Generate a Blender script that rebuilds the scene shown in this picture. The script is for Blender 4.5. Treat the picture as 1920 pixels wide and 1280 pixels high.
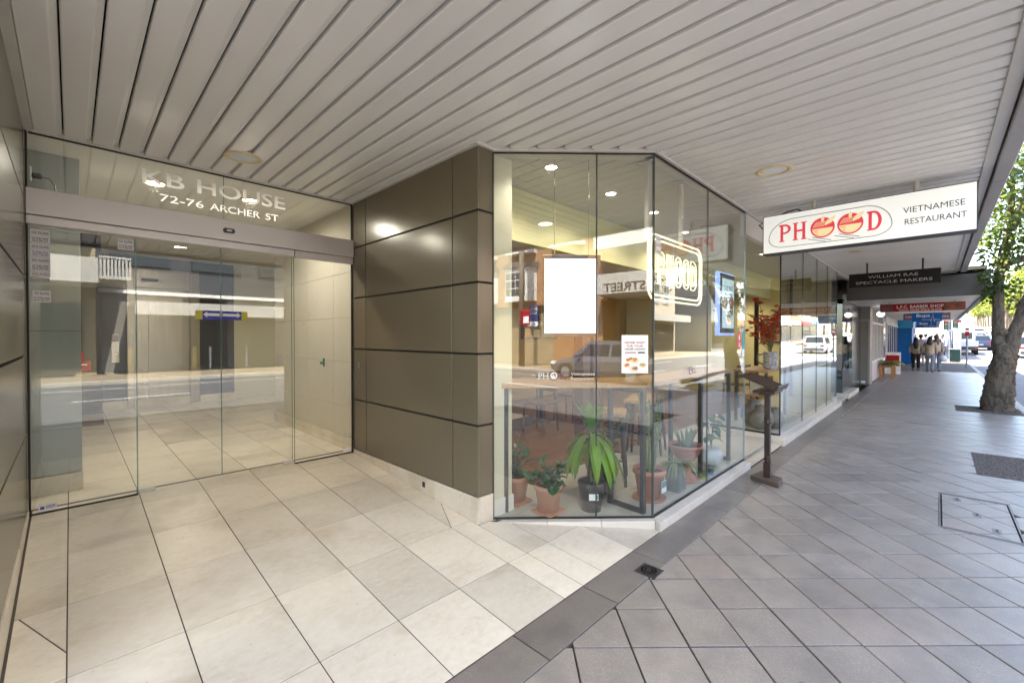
import bpy, math, random
from mathutils import Vector, Matrix
S = bpy.context.scene
for o in list(bpy.data.objects): bpy.data.objects.remove(o)
COL = S.collection
rnd = random.Random(7)

# ---------------------------------------------------------------- camera
YAW, PIT = 44.474, -0.588
cam_data = bpy.data.cameras.new('camera'); cam = bpy.data.objects.new('camera', cam_data); COL.objects.link(cam)
cam_data.sensor_width = 36; cam_data.lens = 812.2/1920*36; cam_data.clip_start = 0.05; cam_data.clip_end = 3000
cam.location = (0, 0, 1.5)
cam.rotation_euler = (math.radians(90+PIT), 0, math.radians(YAW-90))
S.camera = cam

# ---------------------------------------------------------------- sky, sun, exposure
SUN_EL, SUN_AZ = 58.0, 74.0            # direction towards the sun: elevation, angle from +X towards +Y
W = bpy.data.worlds.new('World'); S.world = W; W.use_nodes = True
nt = W.node_tree; bg = nt.nodes['Background']
sky = nt.nodes.new('ShaderNodeTexSky'); sky.sky_type = 'NISHITA'; sky.sun_disc = False
sky.sun_elevation = math.radians(SUN_EL); sky.sun_rotation = math.radians(90-SUN_AZ)
sky.air_density = 1.0; sky.dust_density = 1.5; sky.ozone_density = 1.0
nt.links.new(sky.outputs['Color'], bg.inputs['Color']); bg.inputs['Strength'].default_value = 0.15
sl = bpy.data.lights.new('sun', 'SUN'); sl.energy = 5.0; sl.angle = math.radians(0.5); sl.color = (1.0, 0.95, 0.87)
sun = bpy.data.objects.new('sun', sl); COL.objects.link(sun); sun.location = (0, 20, 40)
_a, _e = math.radians(SUN_AZ), math.radians(SUN_EL)
tosun = Vector((math.cos(_e)*math.cos(_a), math.cos(_e)*math.sin(_a), math.sin(_e)))
sun.rotation_euler = tosun.to_track_quat('Z', 'Y').to_euler()
S.view_settings.view_transform = 'Standard'; S.view_settings.look = 'None'
S.view_settings.exposure = 3.35; S.view_settings.gamma = 1.0; S.view_settings.use_curve_mapping = False
S.view_settings.use_white_balance = True; S.view_settings.white_balance_temperature = 6900; S.view_settings.white_balance_tint = 10
S.render.engine = 'CYCLES'
S.cycles.use_denoising = True
S.cycles.max_bounces = 10; S.cycles.diffuse_bounces = 5; S.cycles.glossy_bounces = 5
S.cycles.transparent_max_bounces = 24; S.cycles.transmission_bounces = 6
S.cycles.sample_clamp_indirect = 6.0; S.cycles.caustics_reflective = False; S.cycles.caustics_refractive = False

# ---------------------------------------------------------------- helpers
WL = {}                                   # world location of every object built (parents are never rotated while building)
class MB:
    def __init__(s): s.v = []; s.f = []
    def add(s, vs, fs):
        b = len(s.v); s.v += [tuple(x) for x in vs]; s.f += [tuple(b+i for i in f) for f in fs]; return s
    def box(s, x0, x1, y0, y1, z0, z1):
        return s.add([(x0,y0,z0),(x1,y0,z0),(x1,y1,z0),(x0,y1,z0),(x0,y0,z1),(x1,y0,z1),(x1,y1,z1),(x0,y1,z1)],
                     [(0,3,2,1),(4,5,6,7),(0,1,5,4),(1,2,6,5),(2,3,7,6),(3,0,4,7)])
    def cbox(s, c, r, u, n, a, b, t):     # oriented box: centre, three unit axes, half sizes
        c, r, u, n = Vector(c), Vector(r), Vector(u), Vector(n); vs = []
        for k in (-1, 1):
            for (i, j) in ((-1,-1),(1,-1),(1,1),(-1,1)): vs.append(c+r*a*i+u*b*j+n*t*k)
        return s.add(vs, [(0,3,2,1),(4,5,6,7),(0,1,5,4),(1,2,6,5),(2,3,7,6),(3,0,4,7)])
    def slab(s, poly, z0, z1):            # vertical prism on a polygon; z may be functions of (x, y)
        n = len(poly); f0 = z0 if callable(z0) else (lambda x, y: z0); f1 = z1 if callable(z1) else (lambda x, y: z1)
        ar = sum(poly[i][0]*poly[(i+1)%n][1]-poly[(i+1)%n][0]*poly[i][1] for i in range(n))
        if ar < 0: poly = poly[::-1]
        vs = [(x, y, f0(x, y)) for x, y in poly]+[(x, y, f1(x, y)) for x, y in poly]
        return s.add(vs, [tuple(range(n))[::-1], tuple(range(n, 2*n))]+[(i, (i+1)%n, n+(i+1)%n, n+i) for i in range(n)])
    def prism(s, poly, o, r, u, n, t):    # polygon in the plane (r, u) at o, thickness t along n
        o, r, u, n = Vector(o), Vector(r), Vector(u), Vector(n); k = len(poly)
        vs = [o+r*a+u*b for a, b in poly]+[o+r*a+u*b+n*t for a, b in poly]
        return s.add(vs, [tuple(range(k))[::-1], tuple(range(k, 2*k))]+[(i, (i+1)%k, k+(i+1)%k, k+i) for i in range(k)])
    def tube(s, pts, rad, n=8, caps=True, closed=False):
        pts = [Vector(p) for p in pts]; m = len(pts)
        if not hasattr(rad, '__len__'): rad = [rad]*m
        vs = []; ref = None
        for i, p in enumerate(pts):
            if closed: d = pts[(i+1)%m]-pts[i-1]
            else: d = pts[min(i+1, m-1)]-pts[max(i-1, 0)]
            d = d.normalized() if d.length > 1e-9 else Vector((0,0,1))
            if ref is None: ref = d.orthogonal().normalized()
            a = (ref-d*ref.dot(d)); a = a.normalized() if a.length > 1e-6 else d.orthogonal().normalized()
            ref = a; b = d.cross(a)
            for k in range(n):
                t = 2*math.pi*k/n; vs.append(p+(a*math.cos(t)+b*math.sin(t))*rad[i])
        fs = []
        for i in range(m if closed else m-1):
            j = (i+1)%m
            for k in range(n): fs.append((i*n+k, i*n+(k+1)%n, j*n+(k+1)%n, j*n+k))
        if caps and not closed: fs += [tuple(range(n))[::-1], tuple(range((m-1)*n, m*n))]
        return s.add(vs, fs)
    def lathe(s, prof, c=(0,0,0), n=20, caps=True):
        vs = []; m = len(prof)
        for r, z in prof:
            for k in range(n):
                t = 2*math.pi*k/n; vs.append((c[0]+r*math.cos(t), c[1]+r*math.sin(t), c[2]+z))
        fs = [(i*n+k, i*n+(k+1)%n, (i+1)*n+(k+1)%n, (i+1)*n+k) for i in range(m-1) for k in range(n)]
        if caps: fs += [tuple(range(n))[::-1], tuple(range((m-1)*n, m*n))]
        return s.add(vs, fs)
    def ball(s, c, rx, ry, rz, n=12, m=8):
        vs = []; fs = []
        for i in range(m+1):
            p = math.pi*i/m-math.pi/2
            for k in range(n):
                t = 2*math.pi*k/n
                vs.append((c[0]+rx*math.cos(p)*math.cos(t), c[1]+ry*math.cos(p)*math.sin(t), c[2]+rz*math.sin(p)))
        for i in range(m):
            for k in range(n): fs.append((i*n+k, i*n+(k+1)%n, (i+1)*n+(k+1)%n, (i+1)*n+k))
        return s.add(vs, fs)
    def build(s, name, m, parent=None, smooth=False, bevel=0.0, origin=None, seg=1):
        lo = Vector((min(v[i] for v in s.v) for i in range(3))); hi = Vector((max(v[i] for v in s.v) for i in range(3)))
        o = Vector(origin) if origin is not None else Vector(((lo.x+hi.x)/2, (lo.y+hi.y)/2, lo.z))
        me = bpy.data.meshes.new(name); me.from_pydata([tuple(Vector(v)-o) for v in s.v], [], s.f); me.update()
        return link(name, me, m, parent, o, smooth, bevel, seg)
def link(name, me, m, parent=None, o=(0,0,0), smooth=False, bevel=0.0, seg=1):
    ob = bpy.data.objects.new(name, me); COL.objects.link(ob); o = Vector(o); WL[ob] = o
    ob.location = o-(WL[parent] if parent else Vector((0,0,0)))
    if parent: ob.parent = parent
    if m and not me.materials: me.materials.append(m)
    if smooth:
        for p in me.polygons: p.use_smooth = True
    if bevel:
        b = ob.modifiers.new('bevel', 'BEVEL'); b.width = bevel; b.segments = seg; b.limit_method = 'ANGLE'; b.angle_limit = math.radians(40)
    return ob
def tag(o, label, cat, group=None):
    o['label'] = label; o['category'] = cat
    if group: o['group'] = group
    return o
def thing(name, loc, label, cat, group=None):
    o = bpy.data.objects.new(name, None); COL.objects.link(o); o.location = loc; WL[o] = Vector(loc); o.empty_display_size = .1
    return tag(o, label, cat, group)
def struct(o): o['kind'] = 'structure'; return o
def kids(o): return [c for c in bpy.data.objects if c.parent == o]
def copy_tree(o, parent=None):
    c = o.copy(); COL.objects.link(c); c.parent = parent; WL[c] = WL[o].copy()
    for ch in kids(o): copy_tree(ch, c)
    return c
def clip(poly, a, b, c):                  # keep a*x+b*y <= c
    out = []
    for i in range(len(poly)):
        p, q = poly[i], poly[(i+1)%len(poly)]; dp, dq = a*p[0]+b*p[1]-c, a*q[0]+b*q[1]-c
        if dp <= 0: out.append(p)
        if (dp < 0 < dq) or (dq < 0 < dp):
            t = dp/(dp-dq); out.append((p[0]+(q[0]-p[0])*t, p[1]+(q[1]-p[1])*t))
    return out
def area(p): return abs(sum(p[i][0]*p[(i+1)%len(p)][1]-p[(i+1)%len(p)][0]*p[i][1] for i in range(len(p))))/2 if len(p) > 2 else 0
def rects(x0, x1, y0, y1): return [(x0,y0),(x1,y0),(x1,y1),(x0,y1)]
def arc(cx, cy, rx, ry, a0, a1, n): return [(cx+rx*math.cos(math.radians(a0+(a1-a0)*i/n)), cy+ry*math.sin(math.radians(a0+(a1-a0)*i/n))) for i in range(n+1)]
def rrect(w, h, r, n=6):
    p = []
    for cx, cy, a in ((w/2-r,-h/2+r,-90),(w/2-r,h/2-r,0),(-w/2+r,h/2-r,90),(-w/2+r,-h/2+r,180)): p += arc(cx, cy, r, r, a, a+90, n)
    return p

X_, Y_, Z_ = Vector((1,0,0)), Vector((0,1,0)), Vector((0,0,1))
def text(name, s, pos, h, right, m, parent=None, width=None, depth=.002, align='LEFT', bold=0.0, slant=0, shear=0):
    """lettering lying in the plane (right, Z) at pos, cap height h, optionally fitted to a width"""
    cu = bpy.data.curves.new(name, 'FONT'); cu.body = s; cu.size = 1; cu.extrude = 0; cu.offset = bold; cu.resolution_u = 3; cu.shear = shear
    t = bpy.data.objects.new(name, cu); COL.objects.link(t)
    dg = bpy.context.evaluated_depsgraph_get(); me = bpy.data.meshes.new_from_object(t.evaluated_get(dg))
    bpy.data.objects.remove(t); bpy.data.curves.remove(cu)
    xs = [v.co.x for v in me.vertices]; x0, x1 = min(xs), max(xs)
    sy = h/.727; sx = (width/(x1-x0)) if width else sy
    off = {'LEFT': x0, 'CENTER': (x0+x1)/2, 'RIGHT': x1}[align]
    right = Vector(right).normalized(); n = right.cross(Z_)
    vs = []; fs = [tuple(p.vertices) for p in me.polygons]; nv = len(me.vertices)
    for v in me.vertices: vs.append(Vector(pos)+right*((v.co.x-off)*sx)+Z_*(v.co.y*sy)+n*depth)
    bpy.data.meshes.remove(me)
    mb = MB(); mb.add(vs, fs); return mb.build(name, m, parent)

# ---------------------------------------------------------------- materials
MATS = {}
def new_mat(name):
    m = bpy.data.materials.new(name); m.use_nodes = True; n = m.node_tree; b = n.nodes['Principled BSDF']; return m, n, b
def nd(n, t, **kw):
    x = n.nodes.new(t)
    for k, v in kw.items(): setattr(x, k, v)
    return x
def vec_in(n, scale=(1,1,1), rand=True, coord='Object', rot=(0,0,0)):
    tc = nd(n, 'ShaderNodeTexCoord'); mp = nd(n, 'ShaderNodeMapping'); mp.inputs['Scale'].default_value = scale; mp.inputs['Rotation'].default_value = rot
    src = tc.outputs[coord]
    if rand:
        oi = nd(n, 'ShaderNodeObjectInfo'); ml = nd(n, 'ShaderNodeMath', operation='MULTIPLY'); ml.inputs[1].default_value = 97
        n.links.new(oi.outputs['Random'], ml.inputs[0]); ad = nd(n, 'ShaderNodeVectorMath', operation='ADD')
        n.links.new(src, ad.inputs[0]); n.links.new(ml.outputs[0], ad.inputs[1]); src = ad.outputs[0]
    n.links.new(src, mp.inputs['Vector']); return mp.outputs['Vector']
def mix(n, fac, a, b, mode='MIX'):
    x = nd(n, 'ShaderNodeMix', data_type='RGBA', blend_type=mode)
    for sock, v in ((x.inputs[0], fac), (x.inputs[6], a), (x.inputs[7], b)):
        if hasattr(v, 'is_output'): n.links.new(v, sock)
        elif hasattr(v, '__len__'): sock.default_value = (*v[:3], 1)
        else: sock.default_value = v
    return x.outputs[2]
def ramp(n, src, p0, p1, c0=(0,0,0), c1=(1,1,1)):
    r = nd(n, 'ShaderNodeValToRGB'); e = r.color_ramp.elements; e[0].position = p0; e[1].position = p1; e[0].color = (*c0,1); e[1].color = (*c1,1)
    n.links.new(src, r.inputs[0]); return r.outputs[0]
def noise(n, vec, scale, detail=4, rough=.55, dist=0):
    x = nd(n, 'ShaderNodeTexNoise'); x.inputs['Scale'].default_value = scale; x.inputs['Detail'].default_value = detail
    x.inputs['Roughness'].default_value = rough; x.inputs['Distortion'].default_value = dist; n.links.new(vec, x.inputs['Vector']); return x.outputs['Fac']
def bump(n, b, h, strength=.2, dist=.01):
    x = nd(n, 'ShaderNodeBump'); x.inputs['Strength'].default_value = strength; x.inputs['Distance'].default_value = dist
    n.links.new(h, x.inputs['Height']); n.links.new(x.outputs[0], b.inputs['Normal'])
def plain(name, c, rough=.5, metal=0, c2=None, scale=6, var=.0, bmp=0, bscale=60, spec=.5, coat=0, stretch=(1,1,1), rvar=.0):
    """principled with a cloudy second tone, per-object tint, fine bump and uneven gloss"""
    if name in MATS: return MATS[name]
    m, n, b = new_mat(name); v = vec_in(n, stretch)
    c2 = c2 or tuple(x*.86 for x in c)
    nf = noise(n, v, scale, 5, .6); col = mix(n, ramp(n, nf, .3, .7), c, c2)
    if var:
        oi = nd(n, 'ShaderNodeObjectInfo'); mr = nd(n, 'ShaderNodeMapRange'); mr.inputs[3].default_value = 1-var; mr.inputs[4].default_value = 1+var
        n.links.new(oi.outputs['Random'], mr.inputs[0]); hv = nd(n, 'ShaderNodeHueSaturation'); n.links.new(col, hv.inputs['Color']); n.links.new(mr.outputs[0], hv.inputs['Value']); col = hv.outputs[0]
    n.links.new(col, b.inputs['Base Color']); b.inputs['Metallic'].default_value = metal; b.inputs['Specular IOR Level'].default_value = spec
    if rvar:
        mr = nd(n, 'ShaderNodeMapRange'); mr.inputs[3].default_value = max(.02, rough-rvar); mr.inputs[4].default_value = rough+rvar
        n.links.new(noise(n, v, scale*2.3, 3), mr.inputs[0]); n.links.new(mr.outputs[0], b.inputs['Roughness'])
    else: b.inputs['Roughness'].default_value = rough
    if coat: b.inputs['Coat Weight'].default_value = coat; b.inputs['Coat Roughness'].default_value = .08
    if bmp: bump(n, b, noise(n, v, bscale, 4, .6), bmp, .004)
    MATS[name] = m; return m
def emit(name, c, s):
    if name in MATS: return MATS[name]
    m, n, b = new_mat(name); b.inputs['Base Color'].default_value = (*[min(x,.8) for x in c],1); b.inputs['Emission Color'].default_value = (*c,1); b.inputs['Emission Strength'].default_value = s
    b.inputs['Roughness'].default_value = .4; MATS[name] = m; return m
def glass(name, tint=(.968,.986,.976), base=.056, rough=0.0):
    """thin pane: mirror reflection by angle of incidence over clear transmission"""
    if name in MATS: return MATS[name]
    m = bpy.data.materials.new(name); m.use_nodes = True; n = m.node_tree; n.nodes.remove(n.nodes['Principled BSDF']); out = n.nodes['Material Output']
    lw = nd(n, 'ShaderNodeLayerWeight'); lw.inputs['Blend'].default_value = .5
    p = nd(n, 'ShaderNodeMath', operation='POWER'); p.inputs[1].default_value = 5; n.links.new(lw.outputs['Facing'], p.inputs[0])
    mr = nd(n, 'ShaderNodeMapRange'); mr.inputs[3].default_value = base; mr.inputs[4].default_value = 1.0; n.links.new(p.outputs[0], mr.inputs[0])
    t = nd(n, 'ShaderNodeBsdfTransparent'); t.inputs[0].default_value = (*tint,1)
    g = nd(n, 'ShaderNodeBsdfGlossy'); g.inputs['Roughness'].default_value = rough
    tcg = nd(n, 'ShaderNodeTexCoord'); bp_ = nd(n, 'ShaderNodeBump'); bp_.inputs['Strength'].default_value = .010; bp_.inputs['Distance'].default_value = .012
    n.links.new(noise(n, tcg.outputs['Object'], 1.7, 1, .4), bp_.inputs['Height']); n.links.new(bp_.outputs[0], g.inputs['Normal'])
    g.inputs[0].default_value = (.95,.97,.97,1); g.inputs[0].default_value = (.95,.97,.97,1)
    ms = nd(n, 'ShaderNodeMixShader'); n.links.new(mr.outputs[0], ms.inputs[0]); n.links.new(t.outputs[0], ms.inputs[1]); n.links.new(g.outputs[0], ms.inputs[2])
    n.links.new(ms.outputs[0], out.inputs[0]); MATS[name] = m; return m
def leaf_mat(name, c, c2, trans=.35, rough=.45):
    if name in MATS: return MATS[name]
    m, n, b = new_mat(name); v = vec_in(n); col = mix(n, ramp(n, noise(n, v, 3.0, 3), .35, .65), c, c2)
    n.links.new(col, b.inputs['Base Color']); b.inputs['Roughness'].default_value = rough
    tl = nd(n, 'ShaderNodeBsdfTranslucent'); n.links.new(mix(n, .5 if sum(c) < 1 else .0, col, (.35,.45,.05)), tl.inputs[0])
    ms = nd(n, 'ShaderNodeMixShader'); ms.inputs[0].default_value = trans; n.links.new(b.outputs[0], ms.inputs[1]); n.links.new(tl.outputs[0], ms.inputs[2])
    n.links.new(ms.outputs[0], n.nodes['Material Output'].inputs[0]); MATS[name] = m; return m
def mat_travertine():
    m, n, b = new_mat('travertine'); v = vec_in(n, (1,1.5,1)); w = vec_in(n, (1,1,1))
    big = noise(n, v, 3.0, 5, .62, .15); fine = noise(n, v, 20, 5, .7, .1)
    c = mix(n, ramp(n, big, .32, .68), (.70,.63,.51), (.59,.515,.395)); c = mix(n, ramp(n, fine, .35, .75), c, (.73,.665,.555))
    st = noise(n, w, 1.3, 4, .6); c = mix(n, ramp(n, st, .54, .80), c, (.42,.33,.22))
    pit = ramp(n, noise(n, v, 70, 3, .5), .27, .31, (1,1,1), (0,0,0)); msk = ramp(n, noise(n, w, 4.5, 2), .50, .62); pm = mix(n, 1, pit, msk, 'MULTIPLY')
    c = mix(n, pm, c, (.20,.165,.12))
    oi = nd(n, 'ShaderNodeObjectInfo'); mr = nd(n, 'ShaderNodeMapRange'); mr.inputs[3].default_value = .86; mr.inputs[4].default_value = 1.08; n.links.new(oi.outputs['Random'], mr.inputs[0])
    hv = nd(n, 'ShaderNodeHueSaturation'); n.links.new(c, hv.inputs['Color']); n.links.new(mr.outputs[0], hv.inputs['Value'])
    n.links.new(hv.outputs[0], b.inputs['Base Color'])
    r = nd(n, 'ShaderNodeMapRange'); r.inputs[3].default_value = .22; r.inputs[4].default_value = .42; n.links.new(big, r.inputs[0]); n.links.new(r.outputs[0], b.inputs['Roughness'])
    inv = nd(n, 'ShaderNodeInvert'); n.links.new(pm, inv.inputs[1]); bump(n, b, inv.outputs[0], .25, .003)
    return m
def mat_paver(name='granite_paver', k=.90):
    m, n, b = new_mat(name); v = vec_in(n)
    sp = noise(n, v, 190, 2, .7); mid = noise(n, v, 5, 4, .6); blot = noise(n, v, 55, 3, .6)
    c = mix(n, ramp(n, sp, .36, .66), (.215*k,.184*k,.155*k), (.46*k,.405*k,.352*k)); c = mix(n, ramp(n, blot, .3, .7), c, (.31*k,.270*k,.232*k)); 
    c = mix(n, ramp(n, mid, .45, .8), c, (.22*k,.195*k,.178*k))
    oi = nd(n, 'ShaderNodeObjectInfo'); mr = nd(n, 'ShaderNodeMapRange'); mr.inputs[3].default_value = .90; mr.inputs[4].default_value = 1.08; n.links.new(oi.outputs['Random'], mr.inputs[0])
    pk = ramp(n, oi.outputs['Random'], .92, .94); c = mix(n, pk, c, mix(n, .30, c, (.28*k,.20*k,.165*k)))
    ge = nd(n, 'ShaderNodeNewGeometry'); st = noise(n, ge.outputs['Position'], 1.1, 5, .65); c = mix(n, ramp(n, st, .42, .72), c, mix(n, .30, c, (.10*k,.085*k,.075*k)))
    vo = nd(n, 'ShaderNodeTexVoronoi'); vo.inputs['Scale'].default_value = 2.6; n.links.new(ge.outputs['Position'], vo.inputs['Vector']); gum = ramp(n, vo.outputs['Distance'], .040, .052, (1,1,1), (0,0,0)); c = mix(n, mix(n, .5, (0,0,0), gum), c, (.09*k,.08*k,.075*k))
    hv = nd(n, 'ShaderNodeHueSaturation'); n.links.new(c, hv.inputs['Color']); n.links.new(mr.outputs[0], hv.inputs['Value']); n.links.new(hv.outputs[0], b.inputs['Base Color'])
    b.inputs['Roughness'].default_value = .40; b.inputs['Specular IOR Level'].default_value = .5; bump(n, b, sp, .14, .002)
    return m
TRAV = mat_travertine(); PAVER = mat_paver(); PAVER2 = mat_paver('border_granite', .66)
GROUT = plain('grout', (.085,.072,.055), .9, bmp=.3); DARKJ = plain('joint_dark', (.02,.018,.016), .9)
ASPH = plain('asphalt', (.075,.075,.078), .8, c2=(.10,.10,.104), scale=1.3, bmp=.6, bscale=150)
CONC = plain('concrete', (.40,.37,.32), .8, c2=(.31,.28,.24), scale=2.5, bmp=.3, bscale=80)
LINE = plain('line_paint', (.75,.75,.72), .7, c2=(.6,.6,.58), scale=9)
PANEL = plain('bronze_panel', (.155,.130,.088), .22, .1, c2=(.143,.120,.080), scale=.8, var=.04, spec=.5)
def mat_soffit():
    m, n, b = new_mat('soffit_paint'); v = vec_in(n, (1,.25,1)); ge = nd(n, 'ShaderNodeNewGeometry'); w = ge.outputs['Position']
    c = mix(n, ramp(n, noise(n, v, 2.0, 4), .3, .7), (.80,.785,.765), (.755,.74,.715)); c = mix(n, ramp(n, noise(n, w, .7, 3, .5), .45, .85), c, (.735,.715,.685))
    oi = nd(n, 'ShaderNodeObjectInfo'); mr = nd(n, 'ShaderNodeMapRange'); mr.inputs[3].default_value = .965; mr.inputs[4].default_value = 1.02; n.links.new(oi.outputs['Random'], mr.inputs[0])
    hv = nd(n, 'ShaderNodeHueSaturation'); n.links.new(c, hv.inputs['Color']); n.links.new(mr.outputs[0], hv.inputs['Value']); n.links.new(hv.outputs[0], b.inputs['Base Color'])
    rr = nd(n, 'ShaderNodeMapRange'); rr.inputs[3].default_value = .26; rr.inputs[4].default_value = .34; n.links.new(noise(n, w, .8, 2), rr.inputs[0]); n.links.new(rr.outputs[0], b.inputs['Roughness'])
    bump(n, b, noise(n, v, 1.2, 1), .05, .01); return m
SOFFIT = mat_soffit()
TRIMW = plain('white_trim', (.62,.60,.57), .4, c2=(.56,.54,.51), scale=4)
ALU = plain('anodised_aluminium', (.62,.59,.58), .36, .4, c2=(.57,.54,.53), scale=3, stretch=(.3,1,1), rvar=.06)
STEEL = plain('brushed_steel', (.46,.42,.36), .24, .9, c2=(.40,.36,.30), scale=3, stretch=(6,1,.3), rvar=.06)
BLACK = plain('black_steel', (.022,.022,.024), .45, .0, c2=(.03,.03,.032), scale=9)
RUB = plain('black_rubber', (.012,.012,.012), .7)
GLASS = glass('clear_glass'); GLASSG = glass('green_edge_glass', (.88,.96,.92), .05)
EDGE = plain('glass_edge', (.10,.24,.20), .15)
EDGEB = plain('silicone_joint', (.05,.06,.058), .4)
CREAM = plain('cream_paint', (.62,.60,.46), .6, c2=(.58,.56,.42), scale=2, bmp=.04)
YELL = plain('yellow_paint', (.60,.52,.24), .6, c2=(.55,.47,.21), scale=1.5, bmp=.04)
WHITEP = plain('white_paint', (.72,.70,.66), .55, c2=(.66,.64,.60), scale=2)
OAK = plain('oak', (.42,.26,.12), .42, c2=(.32,.18,.075), scale=5, stretch=(1,9,9), rvar=.08, bmp=.1, bscale=20)
TERR = plain('terracotta', (.45,.19,.11), .7, c2=(.38,.16,.095), scale=7, bmp=.15)
SOIL = plain('soil', (.045,.034,.025), .95, c2=(.09,.075,.06), scale=60, bmp=.9, bscale=60)
SILV = leaf_mat('frosted_letter', (.90,.90,.89), (.88,.88,.87), .6, .5)
WHITE = plain('white_vinyl', (.80,.80,.79), .5, c2=(.78,.78,.77))
INK = plain('black_ink', (.018,.018,.02), .5); REDI = plain('red_ink', (.52,.03,.05), .5)

def mat_bark():
    m, n, b = new_mat('bark'); v = vec_in(n, (1,1,.35)); w = vec_in(n)
    a_ = noise(n, v, 16, 6, .7, .6); c_ = noise(n, w, 3.2, 4, .6); f_ = noise(n, v, 60, 4, .7)
    c = mix(n, ramp(n, a_, .36, .62), (.045,.033,.024), (.215,.165,.115)); c = mix(n, ramp(n, c_, .45, .75), c, (.13,.108,.085)); c = mix(n, ramp(n, f_, .5, .8), c, (.27,.22,.17))
    n.links.new(c, b.inputs['Base Color']); b.inputs['Roughness'].default_value = .92
    ad = nd(n, 'ShaderNodeMath', operation='ADD'); n.links.new(a_, ad.inputs[0]); n.links.new(f_, ad.inputs[1]); bump(n, b, ad.outputs[0], 1.0, .035); return m
BARK = mat_bark()
# ================================================================ GROUND
def hill(x):
    t = max(0.0, x-46); return .0262*t*t/(t+14) if t else 0.0
XS = [-400,-120,-40,-12,0,12,24,36,46,52,58,66,76,90,110,140,180,230,300,380,500]
def strip(name, m, y0, y1, dz, x0=-400, x1=500, kind='structure', parent=None):
    mb = MB(); xs = [x0]+[x for x in XS if x0 < x < x1]+[x1]
    for a, b in zip(xs, xs[1:]): mb.add([(a,y0,hill(a)+dz),(b,y0,hill(b)+dz),(b,y1,hill(b)+dz),(a,y1,hill(a)+dz)], [(0,1,2,3)])
    o = mb.build(name, m, parent)
    if not parent: struct(o)
    return o
EARTH = plain('earth', (.16,.13,.09), .95, c2=(.10,.10,.05), scale=.2)
g = MB(); xs = XS+[900, 2000]
for a, b in zip(xs, xs[1:]): g.add([(a,-1500,hill(a)-.22),(b,-1500,hill(b)-.22),(b,1500,hill(b)-.22),(a,1500,hill(a)-.22)], [(0,1,2,3)])
struct(g.build('ground', EARTH))
strip('road', ASPH, -11.2, -1.36, -.13)
struct(MB().slab(rects(38.5,46,-1.36,60), -.2, -.128).build('side_road', ASPH))
for nm, y, a, b in (('edge_line',-9.4,-60,28),('edge_line',-9.4,42,200)):
    strip('lane_marking', LINE, y-.05, y+.05, -.126, a, b)
for k in range(-8, 30):
    if not 34 < k*6 < 48: strip('lane_marking', LINE, -6.3, -6.2, -.126, k*6, k*6+2.4)
for k in range(6):
    strip('crossing_bar', LINE, -10.4+k*1.5, -9.7+k*1.5, -.126, 39.2, 42.2)
# kerbs: one stone after the other
kb = thing('kerb', (0,-1.28,0), 'pale concrete kerb along the near edge of the road', 'kerb')
x = -12.0
while x < 38:
    L = min(1.5, 38-x); MB().slab(rects(x+.006, x+L-.006, -1.36, -1.22), -.2, -.004).build('kerb_stone', CONC, kb, bevel=.015); x += L
kb2 = thing('kerb', (0,-11.28,0), 'pale concrete kerb along the far side of the road', 'kerb')
x = -36.0
while x < 70:
    L = 2.4; MB().slab(rects(x+.006, x+L-.006, -11.36, -11.2), lambda a,b: hill(a)-.2, lambda a,b: hill(a)-.004).build('kerb_stone', CONC, kb2, bevel=.015); x += L
FPATH = plain('opposite_paving', (.26,.21,.145), .8, c2=(.21,.17,.115), scale=1.2, bmp=.2)
strip('opposite_footpath', FPATH, -40, -11.36, -.004)
# ---- near footpath, its granite pavers laid at 45 degrees and the border course along the shops
base = struct(MB().slab(rects(-12,38.4,-1.22,1.51), -.2, -.022).build('footpath', GROUT))
far_fp = struct(MB().slab(rects(46,120,-1.36,3), lambda a,b: hill(a)-.2, lambda a,b: hill(a)).build('far_footpath', plain('far_paving', (.16,.145,.125), .8, c2=(.13,.118,.10), scale=1.2)))
holes = [(4.80,5.88,-.47,-.02,'hatch'),(6.92,8.25,-1.22,-.32,'pit'),(12.6,13.7,-1.22,-.28,'pit'),(2.52,2.66,1.24,1.38,'drain')]
CP = .2828; cells = []; c45 = math.sqrt(.5)
def uv2xy(u, v): return ((u+v)*c45, (u-v)*c45)       # u along (1,1), v along (1,-1)
# phase fitted to the joints seen in the picture: lines along (1,1) meet y=1.25 at x=3.30+0.4k; cross joints at u=2.08+...
v0 = (3.30-1.255)*c45; u0 = (2.07+.87)*c45
def inhole(p):
    cx = sum(a for a,b in p)/len(p); cy = sum(b for a,b in p)/len(p)
    return any(h[0]-.0 < cx < h[1] and h[2] < cy < h[3] for h in holes if h[4] != 'drain')
def cut_holes(p):
    """subtract the service openings: returns convex pieces"""
    res = [p]
    for h in holes:
        if h[4] == 'drain': continue
        nxt = []
        for q in res:
            xs_ = [a for a,b in q]; ys_ = [b for a,b in q]
            if max(xs_) <= h[0] or min(xs_) >= h[1] or max(ys_) <= h[2] or min(ys_) >= h[3]: nxt.append(q); continue
            nxt.append(clip(q, 1,0,h[0])); nxt.append(clip(q, -1,0,-h[1]))
            mid = clip(clip(q, -1,0,-h[0]), 1,0,h[1]); nxt.append(clip(mid, 0,1,h[2])); nxt.append(clip(mid, 0,-1,-h[3]))
        res = [q for q in nxt if area(q) > .002]
    return res
J = .004
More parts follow.
